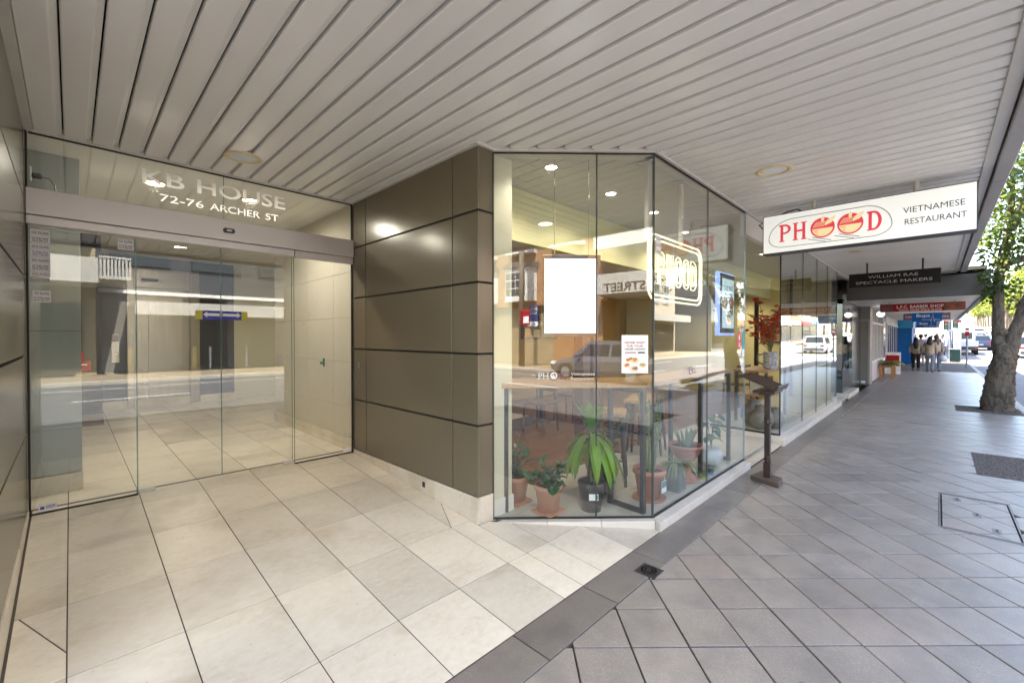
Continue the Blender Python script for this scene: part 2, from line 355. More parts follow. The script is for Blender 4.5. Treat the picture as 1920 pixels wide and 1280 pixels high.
for i in range(-60, 130):
    for j in range(-60, 130):
        ua, ub = u0+i*CP*1.04+J, u0+(i+1)*CP*1.04-J; va, vb = v0+j*CP+J, v0+(j+1)*CP-J
        full = [uv2xy(ua,va),uv2xy(ub,va),uv2xy(ub,vb),uv2xy(ua,vb)]
        cx = sum(a for a,b in full)/4; cy = sum(b for a,b in full)/4
        if not (-1.5 < cy < 1.5 and -1.0 < cx < 26.5): continue
        p = clip(clip(clip(full, 0,1,1.272), 0,-1,1.215), -1,0,1.0)
        if area(p) < .004: continue
        whole = abs(area(p)-area(full)) < 1e-6
        if whole and not any(min(a for a,b in p) < h[1] and max(a for a,b in p) > h[0] and min(b for a,b in p) < h[3] and max(b for a,b in p) > h[2] for h in holes[:3]):
            cells.append((cx, cy, p, True))
        else:
            for q in cut_holes(p): cells.append((sum(a for a,b in q)/len(q), sum(b for a,b in q)/len(q), q, False))
def px_size(c):
    d = c[0]*math.cos(math.radians(YAW))+c[1]*math.sin(math.radians(YAW)); r = c[0]*math.sin(math.radians(YAW))-c[1]*math.cos(math.radians(YAW))
    if d < .3: return 0
    u = 960+812*r/d; v = 632+812*1.5/d
    return 0 if u > 2100 or u < -150 or v > 1500 else area(c[2])/d**3
cells.sort(key=lambda c: -px_size(c))
shared = None; fld = MB()
for k, (cx, cy, p, whole) in enumerate(cells):
    dz = rnd.uniform(-.0018, .0018)
    if k < 300 and px_size((cx,cy,p)) > 0:
        if whole and shared:
            o = shared.copy(); COL.objects.link(o); o.location = Vector((cx,cy,-.02+dz))-WL[base]; WL[o] = Vector((cx,cy,-.02))
        else:
            o = MB().slab(p, -.02, 0.0).build('paver', PAVER, base, bevel=.0025, origin=(cx,cy,-.02)); o.location.z += dz
            if whole: shared = o
    else: fld.slab(p, -.02, dz)
fo = fld.build('paver_field', PAVER, base); fo['kind'] = 'stuff'
xb = [-2.05+.6*k for k in range(0, 48)]
for a, b in zip(xb, xb[1:]):
    MB().slab(rects(a+.003, b-.003, 1.277, 1.512), -.03, rnd.uniform(-.001,.001)).build('border_stone', PAVER2, base, bevel=.002)
# ---- travertine entrance floor, falling towards the street
def fl(x, y): return .077*(y-1.52)
ent = struct(MB().slab([(-1.6,1.515),(-1.6,2.45),(-.22,2.45),(-.22,4.7),(2.1665,4.7),(2.1665,2.46),(2.33,2.46),(3.19,1.515)], -.2, lambda x,y: fl(x,y)-.0028).build('entrance_floor', GROUT))
def tile_poly(p, cuts=()):
    out = [p]
    for (x1,y1,x2,y2,flag) in cuts:
        nn = []
        for q in out:
            a, b = y2-y1, x1-x2; c = a*x1+b*y1
            pa, pb = clip(q, a,b,c), clip(q, -a,-b,-c)
            if area(pa) > .003 and area(pb) > .003 and flag(q): nn += [pa, pb]
            else: nn.append(q)
        out = nn
    return out
def inset(p, d=.0026):
    if len(p) < 3: return []
    cx = sum(a for a,b in p)/len(p); cy = sum(b for a,b in p)/len(p); out = []
    n = len(p); ar = sum(p[i][0]*p[(i+1)%n][1]-p[(i+1)%n][0]*p[i][1] for i in range(n))
    if ar < 0: p = p[::-1]
    q = p
    for i in range(n):
        a, b = p[i], p[(i+1)%n]; dx, dy = b[0]-a[0], b[1]-a[1]; L = math.hypot(dx, dy)
        if L < 1e-6: continue
        nx, ny = dy/L, -dx/L; q = clip(q, nx, ny, nx*a[0]+ny*a[1]-d)
    return q
CH_A, CH_B = (2.324,2.49), (3.229,1.605)
for i in range(-4, 9):
    for j in range(-4, 6):
        x0, y0 = -.0225+.4*i, 3.78-.6*j; p = rects(x0, x0+.4, y0, y0+.6)
        p = clip(clip(p, 0,-1,-1.517), 0,1,4.66)
        regs = [clip(clip(p, -1,0,.205), 1,0,2.16), clip(clip(clip(p, -1,0,1.6), 0,1,2.44), 1,0,-.205), clip(clip(clip(p, -1,0,-2.16), .7045,.7097,.7045*2.33+.7097*2.40), 0,1,2.47)]
        for r in regs:
            if area(r) < .003: continue
            cuts = [(2.23,3.10,1.99,2.60,lambda q: 1.95 < sum(a for a,b in q)/len(q) < 2.2 and 2.5 < sum(b for a,b in q)/len(q) < 3.2),
                    (-.25,3.34,-.02,2.75,lambda q: sum(a for a,b in q)/len(q) < 0 and 2.6 < sum(b for a,b in q)/len(q) < 3.35)]
            for q in tile_poly(r, cuts):
                q = inset(q)
                if area(q) > .002: MB().slab(q, lambda x,y: fl(x,y)-.02, lambda x,y: fl(x,y)).build('tile', TRAV, ent, bevel=.0006)
# lobby floor: level, same stone
LZ = .235
lob = struct(MB().slab(rects(-1.5,5.2,4.66,10.9), -.2, LZ-.0028).build('lobby_floor', GROUT))
for i in range(-4, 13):
    for j in range(0, 11):
        x0, y0 = -.0225+.4*i, 4.665+.6*j; q = inset(clip(rects(x0,x0+.4,y0,y0+.6), 0,1,10.9))
        if area(q) > .01: MB().slab(q, LZ-.02, LZ).build('tile', TRAV, lob, bevel=.0006)
# ---- service things let into the paving
PITM = plain('mulch', (.045,.038,.034), .95, c2=(.12,.105,.095), scale=70, bmp=1.0, bscale=90)
def pit(x0, x1, y0, y1, label, seed):
    r = random.Random(seed); t = thing('tree_pit', ((x0+x1)/2,(y0+y1)/2,0), label, 'tree pit')
    MB().slab(rects(x0+.004,x1-.004,y0+.004,y1-.004), -.03, -.008).build('bed', PITM, t)
    mb = MB()
    for k in range(2600):
        x, y = r.uniform(x0+.02,x1-.02), r.uniform(y0+.02,y1-.02); s = r.uniform(.008,.022); a = r.uniform(0,6.28); h = r.uniform(.003,.016)
        mb.add([(x+s*math.cos(a),y+s*math.sin(a),-.009),(x+s*math.cos(a+2.1),y+s*math.sin(a+2.1),-.009),(x+s*math.cos(a+4.2),y+s*math.sin(a+4.2),-.009),(x,y,-.008+h)], [(0,1,3),(1,2,3),(2,0,3)])
    o = mb.build('mulch_chips', plain('mulch_chip', (.045,.037,.032), .9, c2=(.20,.17,.145), scale=60), t); o['kind'] = 'stuff'
pit(6.92,8.25,-1.215,-.32,'empty square pit of dark mulch in the paving, nearest the camera',1)
pit(12.6,13.7,-1.215,-.28,'dark mulch bed around the foot of the leaning tree',2)
dr = thing('drain_cover', (2.59,1.31,0), 'small dark square drain cover in the granite border course', 'drain cover')
IRON = plain('cast_iron', (.03,.028,.027), .55, .3, c2=(.05,.045,.04), scale=40)
MB().slab(rects(2.52,2.66,1.24,1.38), -.01, .0045).build('frame', IRON, dr, bevel=.003)
for r0, r1 in ((.058,.050),(.038,.030),(.018,.004)): MB().lathe([(r1,.0055),(r1,.0085),(r0,.0085),(r0,.0055)], (2.59,1.31,0), 24).build('ring', IRON, dr)
ht = thing('access_hatch', (5.34,-.245,0), 'rectangular paved access hatch with metal rims in the footpath', 'hatch')
hx0,hx1,hy0,hy1 = 4.80,5.88,-.47,-.02
for i in range(-60, 80):
    for j in range(-60, 80):
        ua, ub = u0+i*CP*1.04+J, u0+(i+1)*CP*1.04-J; va, vb = v0+j*CP+J, v0+(j+1)*CP-J
        p = [uv2xy(ua,va),uv2xy(ub,va),uv2xy(ub,vb),uv2xy(ua,vb)]; p = clip(clip(clip(clip(p,1,0,hx1-.045),-1,0,-hx0-.045),0,1,hy1-.02),0,-1,-hy0-.02)
        if area(p) > .003: MB().slab(p, -.02, .001).build('paver_inlay', PAVER, ht, bevel=.002)
for (a,b,c,d) in ((hx0,hx0+.012,hy0,hy1),(hx0+.026,hx0+.038,hy0,hy1),(hx1-.012,hx1,hy0,hy1),(hx1-.038,hx1-.026,hy0,hy1),(hx0+.04,hx1-.04,hy0+.002,hy0+.01),(hx0+.04,hx1-.04,hy1-.01,hy1-.002)):
    MB().slab(rects(a,b,c,d), -.02, .004).build('rim', plain('dull_steel', (.22,.21,.205), .5, .5), ht)
for (x, y) in ((5.72,-.14),(5.34,-.25),(5.0,-.34)):
    k = MB().slab(rects(x-.045,x+.045,y-.025,y+.025), -.01, .0045).build('key_plate', plain('worn_steel', (.20,.19,.185), .5, .4), ht, bevel=.002)
    for s in (-.018,.018): MB().lathe([(.010,.0047),(.010,.0062)], (x+s,y,0), 10).build('key_hole', DARKJ, k)

# ================================================================ AWNING OVER THE FOOTPATH
HC = 2.956
aw = thing('street_awning', (6,1,HC), 'long white slatted soffit over the entrance and the footpath', 'awning')
def y_end(x):
    if x < 2.17: return 4.545
    if x < 2.33: return 2.47
    if x < 3.229: return 1.605+(3.229-x)*.978-.02
    return 1.585
prof = [(-.0715,.034),(-.0700,.007),(-.0665,.0010),(-.063,0),(.038,0),(.0415,.0012),(.0445,.005),(.0460,.0195),(.0710,.0210),(.0725,.034)]
def slat(xc, y0, y1):
    n = len(prof); vs = [(xc+a, y0, HC+b) for a,b in prof]+[(xc+a, y1, HC+b) for a,b in prof]
    MB().add(vs, [(i, i+1, n+i+1, n+i) for i in range(n-1)]).build('slat', SOFFIT, aw)
x = -.105-.15*9
while x < 13.55:
    slat(x, -.265, y_end(x) if x > -.23 else 2.45); x += .15
MB().slab(rects(-1.8,13.6,-.30,1.6), HC+.05, HC+.09).slab(rects(-.4,3.2,1.6,4.6), HC+.05, HC+.09).build('backing_sheet', DARKJ, aw)
MB().box(-1.8,13.6,-.335,-.266,HC-.012,HC+.05).build('edge_trim', TRIMW, aw, bevel=.004)
FASC = plain('awning_fascia', (.34,.33,.335), .5, c2=(.29,.28,.285), scale=2)
for k in range(6):
    a = -1.8+k*2.567; MB().box(a+.003,a+2.564,-.44,-.345,HC-.045,HC+.50).build('fascia_panel', FASC, aw, bevel=.006)
MB().box(-1.8,13.6,-.40,2.4,HC+.50,HC+.60).build('light_cover', CONC, aw)  # unseen slab added so that no light leaks through from above
MB().box(13.58,13.62,-.335,1.6,HC-.01,HC+.5).build('end_panel', FASC, aw)
# trims where the soffit meets glass and walls
MB().box(-.21,2.165,4.545,4.6,HC-.014,HC+.05).build('head_trim', TRIMW, aw)
MB().box(2.135,2.165,2.48,4.54,HC-.010,HC+.05).build('wall_trim', TRIMW, aw); MB().box(-.235,-.176,2.46,4.54,HC-.012,HC+.05).build('wall_trim', TRIMW, aw); MB().box(-.9,-.236,2.45,2.49,HC-.012,HC+.05).build('wall_trim', TRIMW, aw)
MB().box(2.135,2.34,2.455,2.485,HC-.012,HC+.05).build('wall_trim', TRIMW, aw)
cdir = Vector((CH_B[0]-CH_A[0], CH_B[1]-CH_A[1], 0)); CLEN = cdir.length; cdir.normalize(); cn = Vector((-.6993,-.7148,0))
mid = (Vector((*CH_A,0))+Vector((*CH_B,0)))/2
MB().cbox(mid+cn*.012+Z_*(HC+.018), cdir, Z_, cn, CLEN/2, .032, .022).build('head_trim', TRIMW, aw); MB().cbox(mid-cn*.075+Z_*(HC+.008), cdir, Z_, cn, CLEN/2+.02, .018, .060).build('inner_trim', TRIMW, aw); MB().box(3.26,12.0,1.63,1.70,HC-.010,HC+.02).build('inner_trim', TRIMW, aw)
MB().box(3.21,5.52,1.570,1.612,HC-.014,HC+.05).build('head_trim', TRIMW, aw)
MB().box(5.52,13.6,1.585,1.66,HC-.014,HC+.05).build('head_trim', TRIMW, aw)
# recessed downlights in the soffit
RING = plain('light_ring', (.74,.60,.36), .4, c2=(.66,.53,.31)); FROST = plain('frosted_lens', (.66,.72,.75), .2, c2=(.58,.65,.68), scale=20)
def downlight(x, y, z, r, label, lit=None, group=None, energy=0, spot=150, col=(1,.91,.78), cat='downlight', ringm=None, lens=1.0):
    t = thing('downlight', (x,y,z), label, cat, group)
    MB().lathe([(r*1.18,.004),(r*1.18,-.004),(r*1.0,-.010),(r*.86,-.006),(r*.86,.03)], (x,y,z), 28, caps=False).build('ring', ringm or RING, t, smooth=True)
    MB().lathe([(.001,.0),(r*.84,.0),(r*.84,.004),(.001,.004)], (x,y,z-.001), 24, caps=False).build('lens', lit or FROST, t)
    if energy:
        L = bpy.data.lights.new('lamp', 'SPOT'); L.energy = energy; L.spot_size = math.radians(spot); L.spot_blend = .6; L.shadow_soft_size = r*.6; L.color = col
        lo = bpy.data.objects.new('lamp', L); COL.objects.link(lo); lo.parent = t; lo.location = (0,0,-.03)
    return t
LIT = emit('lamp_lit', (1,.90,.74), 6); LITW = emit('lamp_lit_white', (1,.93,.82), 6)
downlight(.99,4.03,HC,.112,'unlit cream-ringed downlight above the glass entrance doors')
downlight(4.32,1.03,HC,.122,'unlit cream-ringed downlight in the soffit before the red-lettered lightbox')
downlight(9.34,1.02,HC,.105,'cream-ringed downlight in the soffit between the two hanging signs')
downlight(1.25,.50,HC,.10,'lit downlight in the awning just in front of the entrance',LITW,energy=16)

# ================================================================ ENTRANCE RECESS
JZ = [.273,.820,1.370,1.919,2.465,HC+.045]
def panel_wall(side, label):
    s = 1 if side == 'r' else -1; xf = 2.1665 if side == 'r' else -.22
    t = thing('panel_wall', (xf,3.5,0), label, 'wall')
    cols = [(4.555,4.273),(4.273,2.804),(2.804,2.49)]
    a, b = (xf+.018, xf+.16) if side == 'r' else (xf-.16, xf-.018)
    MB().box(a, b, 2.505, 4.62, -.05, HC+.05).build('backing', DARKJ, t)
    for z0, z1 in zip(JZ, JZ[1:]):
        for y1, y0 in cols:
            MB().box(min(xf,xf+.02*s), max(xf,xf+.02*s), y0+(.006 if y0 > 2.6 else 0), y1-.006, z0+.008, z1-.008).build('panel', PANEL, t, bevel=.0022)
        xa, xb = (xf+.021, 2.322) if side == 'r' else (xf-.16, xf-.021)
        MB().box(xa, xb, 2.490, 2.509, z0+.008, z1-.008).build('panel', PANEL, t, bevel=.0022)
    # travertine skirting that grows as the floor falls away
    for k, (y0, y1) in enumerate(((2.484,3.05),(3.05,3.80),(3.80,4.56))):
        x0, x1 = (xf-.006, xf+.017) if side == 'r' else (xf-.017, xf+.006)
        MB().slab(rects(x0,x1,y0+(0 if k == 0 else .0015),y1-.0015), lambda x,y: fl(x,y)-.005, .272).build('skirting', TRAV, t, bevel=.002)
    xa, xb = (xf+.018, 2.326) if side == 'r' else (xf-.16, xf-.018)
    MB().slab(rects(xa,xb,2.484,2.506), -.02, .272).build('skirting', TRAV, t, bevel=.002)
    return t
pw = panel_wall('r','bronze panelled side wall between the entrance doors and the corner window')
MB().box(2.160,2.166,4.405,4.437,1.165,1.235).build('card_reader', plain('reader_grey', (.16,.15,.16), .4), pw, bevel=.004)
sp = MB().box(2.155,2.1605,3.185,3.225,.185,.232).build('outlet_cover', IRON, pw, bevel=.003)
panel_wall('l','bronze panelled side wall at the left edge beside the doors')

# ---- sliding glass doors
de = thing('glass_entrance', (.97,4.57,LZ), 'frameless glass entrance with sliding doors, metal header and lettered transom', 'entrance')
def pane(name, x0, x1, y, z0, z1, parent, m=GLASS, t=.010, edges='lr'):
    p = MB().box(x0, x1, y, y+t, z0, z1).build(name, m, parent)
    if 'l' in edges: MB().box(x0-.0035, x0-.0005, y-.001, y+t+.001, z0, z1).build('glass_edge', EDGE, p)
    if 'r' in edges: MB().box(x1+.0005, x1+.0035, y-.001, y+t+.001, z0, z1).build('glass_edge', EDGE, p)
    return p
pane('transom_pane', -.205,.9665, 4.570, 2.552, 2.938, de, edges='r'); pane('transom_pane', .9735,2.155, 4.570, 2.552, 2.938, de, edges='')
pane('fixed_pane', -.200,.368, 4.572, LZ+.008, 2.288, de, edges='r'); pane('fixed_pane', 1.562,2.150, 4.572, LZ+.008, 2.288, de, edges='l')
pane('door_leaf', .372,.952, 4.628, LZ+.012, 2.31, de, edges='lr'); pane('door_leaf', .958,1.556, 4.628, LZ+.012, 2.31, de, edges='lr')
hd = MB().box(-.215,2.163,4.535,4.66,2.362,2.548).build('header', ALU, de, bevel=.004)
MB().box(-.215,1.555,4.545,4.655,2.296,2.358).build('header_cover', ALU, de, bevel=.003); MB().box(1.565,2.163,4.552,4.60,2.290,2.358).build('header_cover', ALU, de, bevel=.003)
s_ = MB(); s_.prism(rrect(.092,.042,.02), (1.0,4.535,2.45), X_, Z_, -Y_, .016); sn = s_.build('motion_sensor', plain('sensor_dark', (.05,.05,.05), .3), hd, bevel=.004)
MB().prism(rrect(.040,.018,.008), (1.0,4.518,2.45), X_, Z_, -Y_, .003).build('sensor_window', plain('sensor_lens', (.6,.6,.6), .15), sn)
for x in (-.212, 2.157): MB().box(x-.006,x+.006,4.566,4.586,LZ,2.95).build('side_channel', RUB, de)
MB().box(-.205,.37,4.566,4.588,LZ-.004,LZ+.008).build('floor_channel', RUB, de); MB().box(1.56,2.15,4.566,4.588,LZ-.004,LZ+.008).build('floor_channel', RUB, de)
MB().box(.375,1.55,4.640,4.646,LZ-.001,LZ+.003).build('floor_guide', ALU, de)
MB().box(-.2,2.15,4.562,4.59,2.936,2.946).build('head_bead', RUB, de)
for x, w in ((.372,.11),(1.558,-.09)): MB().box(min(x,x+w),max(x,x+w),4.60,4.655,LZ+.002,LZ+.030).build('patch_fitting', TRIMW, de, bevel=.004)
for w_, x, wd in (('KB',.410,.275),('HOUSE',.775,.705)): text('name_lettering',w_,(x,4.568,2.745),.120,X_,SILV,de,width=wd,bold=.012)
for w_, x, wd in (('72-76',.520,.300),('ARCHER',.865,.395),('ST',1.305,.115)): text('address_lettering',w_,(x,4.568,2.618),.062,X_,SILV,de,width=wd,bold=.004)
STK = plain('sticker_white', (.72,.71,.73), .5, c2=(.66,.65,.68), scale=30); STKB = plain('sticker_blue', (.05,.06,.28), .5); STKP = plain('sticker_grey', (.35,.34,.36), .5)
def sticker(x0, x1, z0, z1, y, lines, m=STK, parent=de):
    k = MB().box(x0,x1,y-.0012,y-.0004,z0,z1).build('sticker', m, parent)
    for (s, fz, hh, mm, w) in lines: text('sticker_print', s, ((x0+x1)/2, y-.0014, z0+(z1-z0)*fz), hh, X_, mm, k, width=(x1-x0)*w, align='CENTER', depth=.0002, bold=.012)
z = 2.268
for (s, p1, mm) in (('O2 GLASS','02 9786 9098\n0418 282 042',INK),('ACE GLASS','Ph 8786 5266\n0403 778 260',STKB),('O2 GLASS','02 9786 9098\n0418 282 042',INK),('GLASS','',STKP)):
    hgt = .098 if p1 else .045
    sticker(-.196,-.100,z-hgt,z-.003,4.570,[(s,.66 if p1 else .3,.018,mm,.86)]+([(p1,.26,.012,mm,.80)] if p1 else [])); z -= hgt
sticker(-.196,-.104,z-.038,z-.004,4.570,[('0408 221 636',.55,.010,WHITE,.8),('0414 228 144',.12,.010,WHITE,.8)],STKP)
sticker(-.188,-.098,1.748,1.832,4.570,[('O2 GLASS',.66,.017,INK,.8),('02 9786 9098\n0418 282 042',.30,.011,INK,.84)])
sticker(.262,.356,2.186,2.268,4.570,[('O2 GLASS',.68,.019,INK,.86),('02 9786 9098\n0418 282 042',.30,.011,INK,.84)])
sticker(-.170,-.080,LZ+.018,LZ+.062,4.570,[])
for z_ in (.035,.043,.051): MB().box(-.135,-.088,4.5672,4.5684,LZ+z_,LZ+z_+.0035).build('sticker_line', STKB, de)
MB().box(-.162,-.142,4.5672,4.5684,LZ+.030,LZ+.050).build('sticker_mark', STKB, de)
sticker(2.05,2.14,LZ+.018,LZ+.062,4.570,[])
YELS = plain('sticker_yellow', (.62,.55,.05), .5); ARB = plain('sticker_arrow_blue', (.03,.05,.42), .5)
for s, xa, xb in ((1,.962,1.165),(-1,.765,.948)):
    xo = xb if s > 0 else xa
    k = MB().box(xa,xb,4.6262,4.6272,1.655,1.735).build('door_sticker', ARB, de)
    MB().box(min(xo,xo-.05*s),max(xo,xo-.05*s),4.6255,4.6261,1.656,1.734).build('sticker_end', YELS, k)
    c0 = xa+.005 if s > 0 else xb-.005; tip = (xo-.055*s)
    MB().prism([(c0,-.012),(tip-.03*s,-.012),(tip-.03*s,-.026),(tip,0),(tip-.03*s,.026),(tip-.03*s,.012),(c0,.012)], (0,4.6256,1.70), X_, Z_, -Y_, .0004).build('arrow', WHITE, k)

# ================================================================ LOBBY
STONE = plain('cream_stone', (.58,.54,.45), .3, c2=(.53,.49,.40), scale=2.2, rvar=.06)
def box_struct(name, m, *a): return struct(MB().box(*a).build(name, m))
rw = thing('stone_wall', (2.24,5.9,LZ), 'cream stone lobby wall right of the glass doors', 'wall')
MB().box(2.192,2.31,4.60,7.2,-.1,HC+.04).build('core', GROUT, rw)
zs = [LZ+.135,.72,1.22,1.72,2.22,2.62,HC+.03]; ys = [4.60,5.10,5.90,6.70,7.2]
for z0, z1 in zip(zs, zs[1:]):
    for y0, y1 in zip(ys, ys[1:]): MB().box(2.178,2.1925,y0+.0015,y1-.0015,z0+.0015,z1-.0015).build('panel', STONE, rw, bevel=.001)
for y0, y1 in zip(ys, ys[1:]): MB().box(2.160,2.1925,y0+.001,y1-.001,LZ,LZ+.132).build('skirting', TRAV, rw, bevel=.002)
eb = MB().box(2.170,2.1785,5.35,5.39,1.14,1.24).build('exit_button', STEEL, rw, bevel=.002)
MB().tube([(2.17,5.37,1.185),(2.13,5.37,1.185)], .016, 12).build('push_knob', plain('green_plastic', (.01,.22,.11), .35), eb)
lw_ = thing('lobby_return_wall', (-.07,5.1,LZ), 'pale grey glossy return wall behind the left glass pane', 'wall')
GREY = plain('glossy_grey_stone', (.34,.36,.33), .16, c2=(.31,.33,.30), scale=2, rvar=.04)
for z0, z1 in ((LZ+.15,.75),(.75,1.55),(1.55,2.35),(2.35,HC+.03)): MB().box(-.5,.060,5.08,5.40,z0+.001,z1-.001).build('panel', GREY, lw_, bevel=.002)
MB().box(-.5,.066,5.068,5.40,LZ,LZ+.148).build('skirting', TRAV, lw_, bevel=.002)
box_struct('lobby_wall', WHITEP, -.9,-.5,4.62,11.0,-.1,HC+.05)
bw = thing('lift_wall', (1.2,10.4,LZ), 'dark blue-grey lobby back wall around the steel lift', 'wall')
DBL = plain('dark_bluegrey_wall', (.085,.09,.11), .3, c2=(.07,.075,.095), scale=2)
MB().box(-.5,.70,10.35,10.6,LZ,HC+.04).build('panel', DBL, bw); MB().box(1.78,2.36,10.35,10.6,LZ,HC+.04).build('panel', DBL, bw); MB().box(.70,1.78,10.35,10.6,2.76,HC+.04).build('panel', DBL, bw)
MB().box(-.5,2.36,10.33,10.349,LZ,LZ+.13).build('skirting', TRAV, bw)
lf = thing('lift', (1.24,10.35,LZ), 'brushed steel lift doors with an oval floor indicator above', 'lift')
for a, b in ((.705,.80),(1.62,1.775)): MB().box(a,b,10.31,10.36,LZ,2.75).build('jamb', STEEL, lf, bevel=.003)
MB().box(.80,1.62,10.31,10.36,2.40,2.75).build('lintel', STEEL, lf, bevel=.003)
MB().box(.802,1.00,10.38,10.40,LZ,2.40).build('door_panel', STEEL, lf); MB().box(1.004,1.618,10.372,10.392,LZ,2.40).build('door_panel', STEEL, lf)
ind = MB(); ind.prism(rrect(.30,.085,.042), (1.02,10.309,2.54), X_, Z_, -Y_, .012); ind = ind.build('indicator', ALU, lf, bevel=.004)
MB().prism(rrect(.25,.055,.027), (1.02,10.296,2.54), X_, Z_, -Y_, .002).build('display', BLACK, ind)
cp = MB().box(.50,.60,10.325,10.349,1.05,1.55).build('call_plate', STEEL, lf, bevel=.002)
MB().box(.505,.595,10.318,10.3245,1.42,1.54).build('notice', plain('purple_notice', (.13,.06,.16), .5), cp); MB().lathe([(.018,0),(.018,.004)], (.55,10.32,1.2), 12).build('button', ALU, cp)
box_struct('lobby_wall', CREAM, 2.36,5.1,10.35,10.6,-.1,HC+.05); box_struct('lobby_wall', CREAM, 5.0,5.2,7.2,10.6,-.1,HC+.05); box_struct('lobby_wall', CREAM, 2.31,5.1,7.2,7.35,-.1,HC+.05)
fp = thing('dark_column', (.2,8.75,LZ), 'square dark brown lobby column carrying a red alarm box', 'column')
MB().box(.085,.315,8.62,8.86,LZ+.16,HC+.03).build('shaft', plain('dark_brown_cladding', (.022,.018,.015), .35), fp, bevel=.004)
MB().box(.075,.325,8.61,8.87,LZ,LZ+.158).build('base', plain('brown_stone', (.16,.11,.055), .35), fp, bevel=.004)
fa = thing('alarm_box', (.145,8.60,1.02), 'small red fire alarm box on the dark lobby column', 'alarm box')
RED = plain('red_plastic', (.50,.02,.02), .35)
MB().box(.095,.195,8.56,8.616,1.02,1.16).build('case', RED, fa, bevel=.006); MB().box(.095,.125,8.575,8.616,1.16,1.29).build('handle', RED, fa, bevel=.006); MB().box(.10,.16,8.552,8.561,1.10,1.12).build('label_strip', WHITE, fa)
lc = struct(MB().box(-.9,5.2,4.66,10.9,HC+.01,HC+.05).build('lobby_ceiling', WHITEP))
downlight(.57,5.32,HC+.006,.085,'lit downlight inside the lobby, nearer the left glass pane',LIT,energy=7,col=(1,.95,.88),spot=178)
downlight(1.36,5.26,HC+.006,.085,'lit downlight inside the lobby above the sliding doors',LIT,energy=7,col=(1,.95,.88),spot=178)
downlight(1.2,8.0,HC+.006,.085,'lit downlight deep in the lobby before the lift',LIT,energy=4,spot=155)
downlight(3.6,8.6,HC+.006,.085,'lit downlight deep in the lobby around the corner to the right',LIT,energy=4,spot=155)
pl_ = thing('power_plug', (-.17,4.66,2.66), 'black plug and lead behind the left end of the transom', 'plug')
MB().box(-.20,-.192,4.70,4.75,2.64,2.74).build('socket', WHITE, pl_); MB().box(-.192,-.14,4.71,4.74,2.66,2.70).build('plug_body', BLACK, pl_, bevel=.008)
MB().tube([(-.14,4.725,2.68),(-.10,4.725,2.672),(-.075,4.725,2.63),(-.072,4.725,2.56)], .005, 6).build('lead', BLACK, pl_)
# ================================================================ RESTAURANT: shopfront
SZ = .067
def chp(s, inn, z): return Vector((CH_A[0],CH_A[1],0))+cdir*s-cn*inn+Z_*z
sf = thing('corner_shopfront', (3.229,1.605,0), 'frameless corner shop window with angled bay on a low stone plinth', 'shopfront')
def glass_seg(p, q, z0, z1, parent, name='pane', m=GLASS, t=.010, gap=.0035):
    p, q = Vector((*p,0)), Vector((*q,0)); d = (q-p).normalized(); n = Vector((-d.y,d.x,0)); c = (p+q)/2; L = (q-p).length/2-gap
    return MB().cbox(c+Z_*(z0+z1)/2, d, Z_, n, L, (z1-z0)/2, t/2).build(name, m, parent)
ctop = HC-.016
def cxy(s): v = chp(s,0,0); return (v.x, v.y)
glass_seg(CH_A, cxy(.815), SZ+.008, ctop, sf); glass_seg(cxy(.815), CH_B, SZ+.008, ctop, sf)
glass_seg(CH_B, (4.36,1.605), SZ+.008, ctop, sf); glass_seg((4.36,1.605), (5.50,1.605), SZ+.008, ctop, sf)
for (x, y), w in ((CH_A,.005),(cxy(.815),.0032),(CH_B,.006),((4.36,1.605),.004)):
    MB().cbox((x,y,(SZ+ctop)/2), X_, Z_, Y_, w, (ctop-SZ)/2, w+.002).build('silicone_joint', EDGEB, sf)
MB().box(5.4975,5.5035,1.597,1.613,SZ,ctop).build('free_edge', plain('free_glass_edge', (.30,.42,.46), .2), sf)
for a, b in ((CH_A,CH_B),(CH_B,(5.5,1.605))):
    glass_seg(a, b, SZ-.002, SZ+.010, sf, 'bottom_channel', RUB, .022, 0); glass_seg(a, b, ctop-.004, ctop+.010, sf, 'top_channel', RUB, .022, 0)
# plinth stones: a tread under the glass
PLN = plain('plinth_stone', (.66,.61,.54), .45, c2=(.58,.53,.45), scale=6, var=.04, bmp=.1)
def plinth(parent, p, q, no, d_in, d_out, z1, n):
    p, q = Vector((*p,0)), Vector((*q,0)); d = (q-p)/n; no = Vector((*no,0))
    for k in range(n):
        a, b = p+d*k+d.normalized()*.0012, p+d*(k+1)-d.normalized()*.0012
        MB().slab([(v.x,v.y) for v in (a-no*d_in, b-no*d_in, b+no*d_out, a+no*d_out)], -.03, z1).build('plinth_stone', PLN, parent, bevel=.003)
plinth(sf, CH_A, cxy(CLEN-.0), (cn.x,cn.y), .03, .066, SZ, 3)
MB().slab([(3.165,1.509),(3.31,1.509),(3.31,1.635),(3.25,1.635),(3.2085,1.5838)], -.03, SZ+.0005).build('plinth_stone', PLN, sf, bevel=.003)
plinth(sf, (3.313,1.605), (5.43,1.605), (0,-1), .03, .096, SZ, 5)
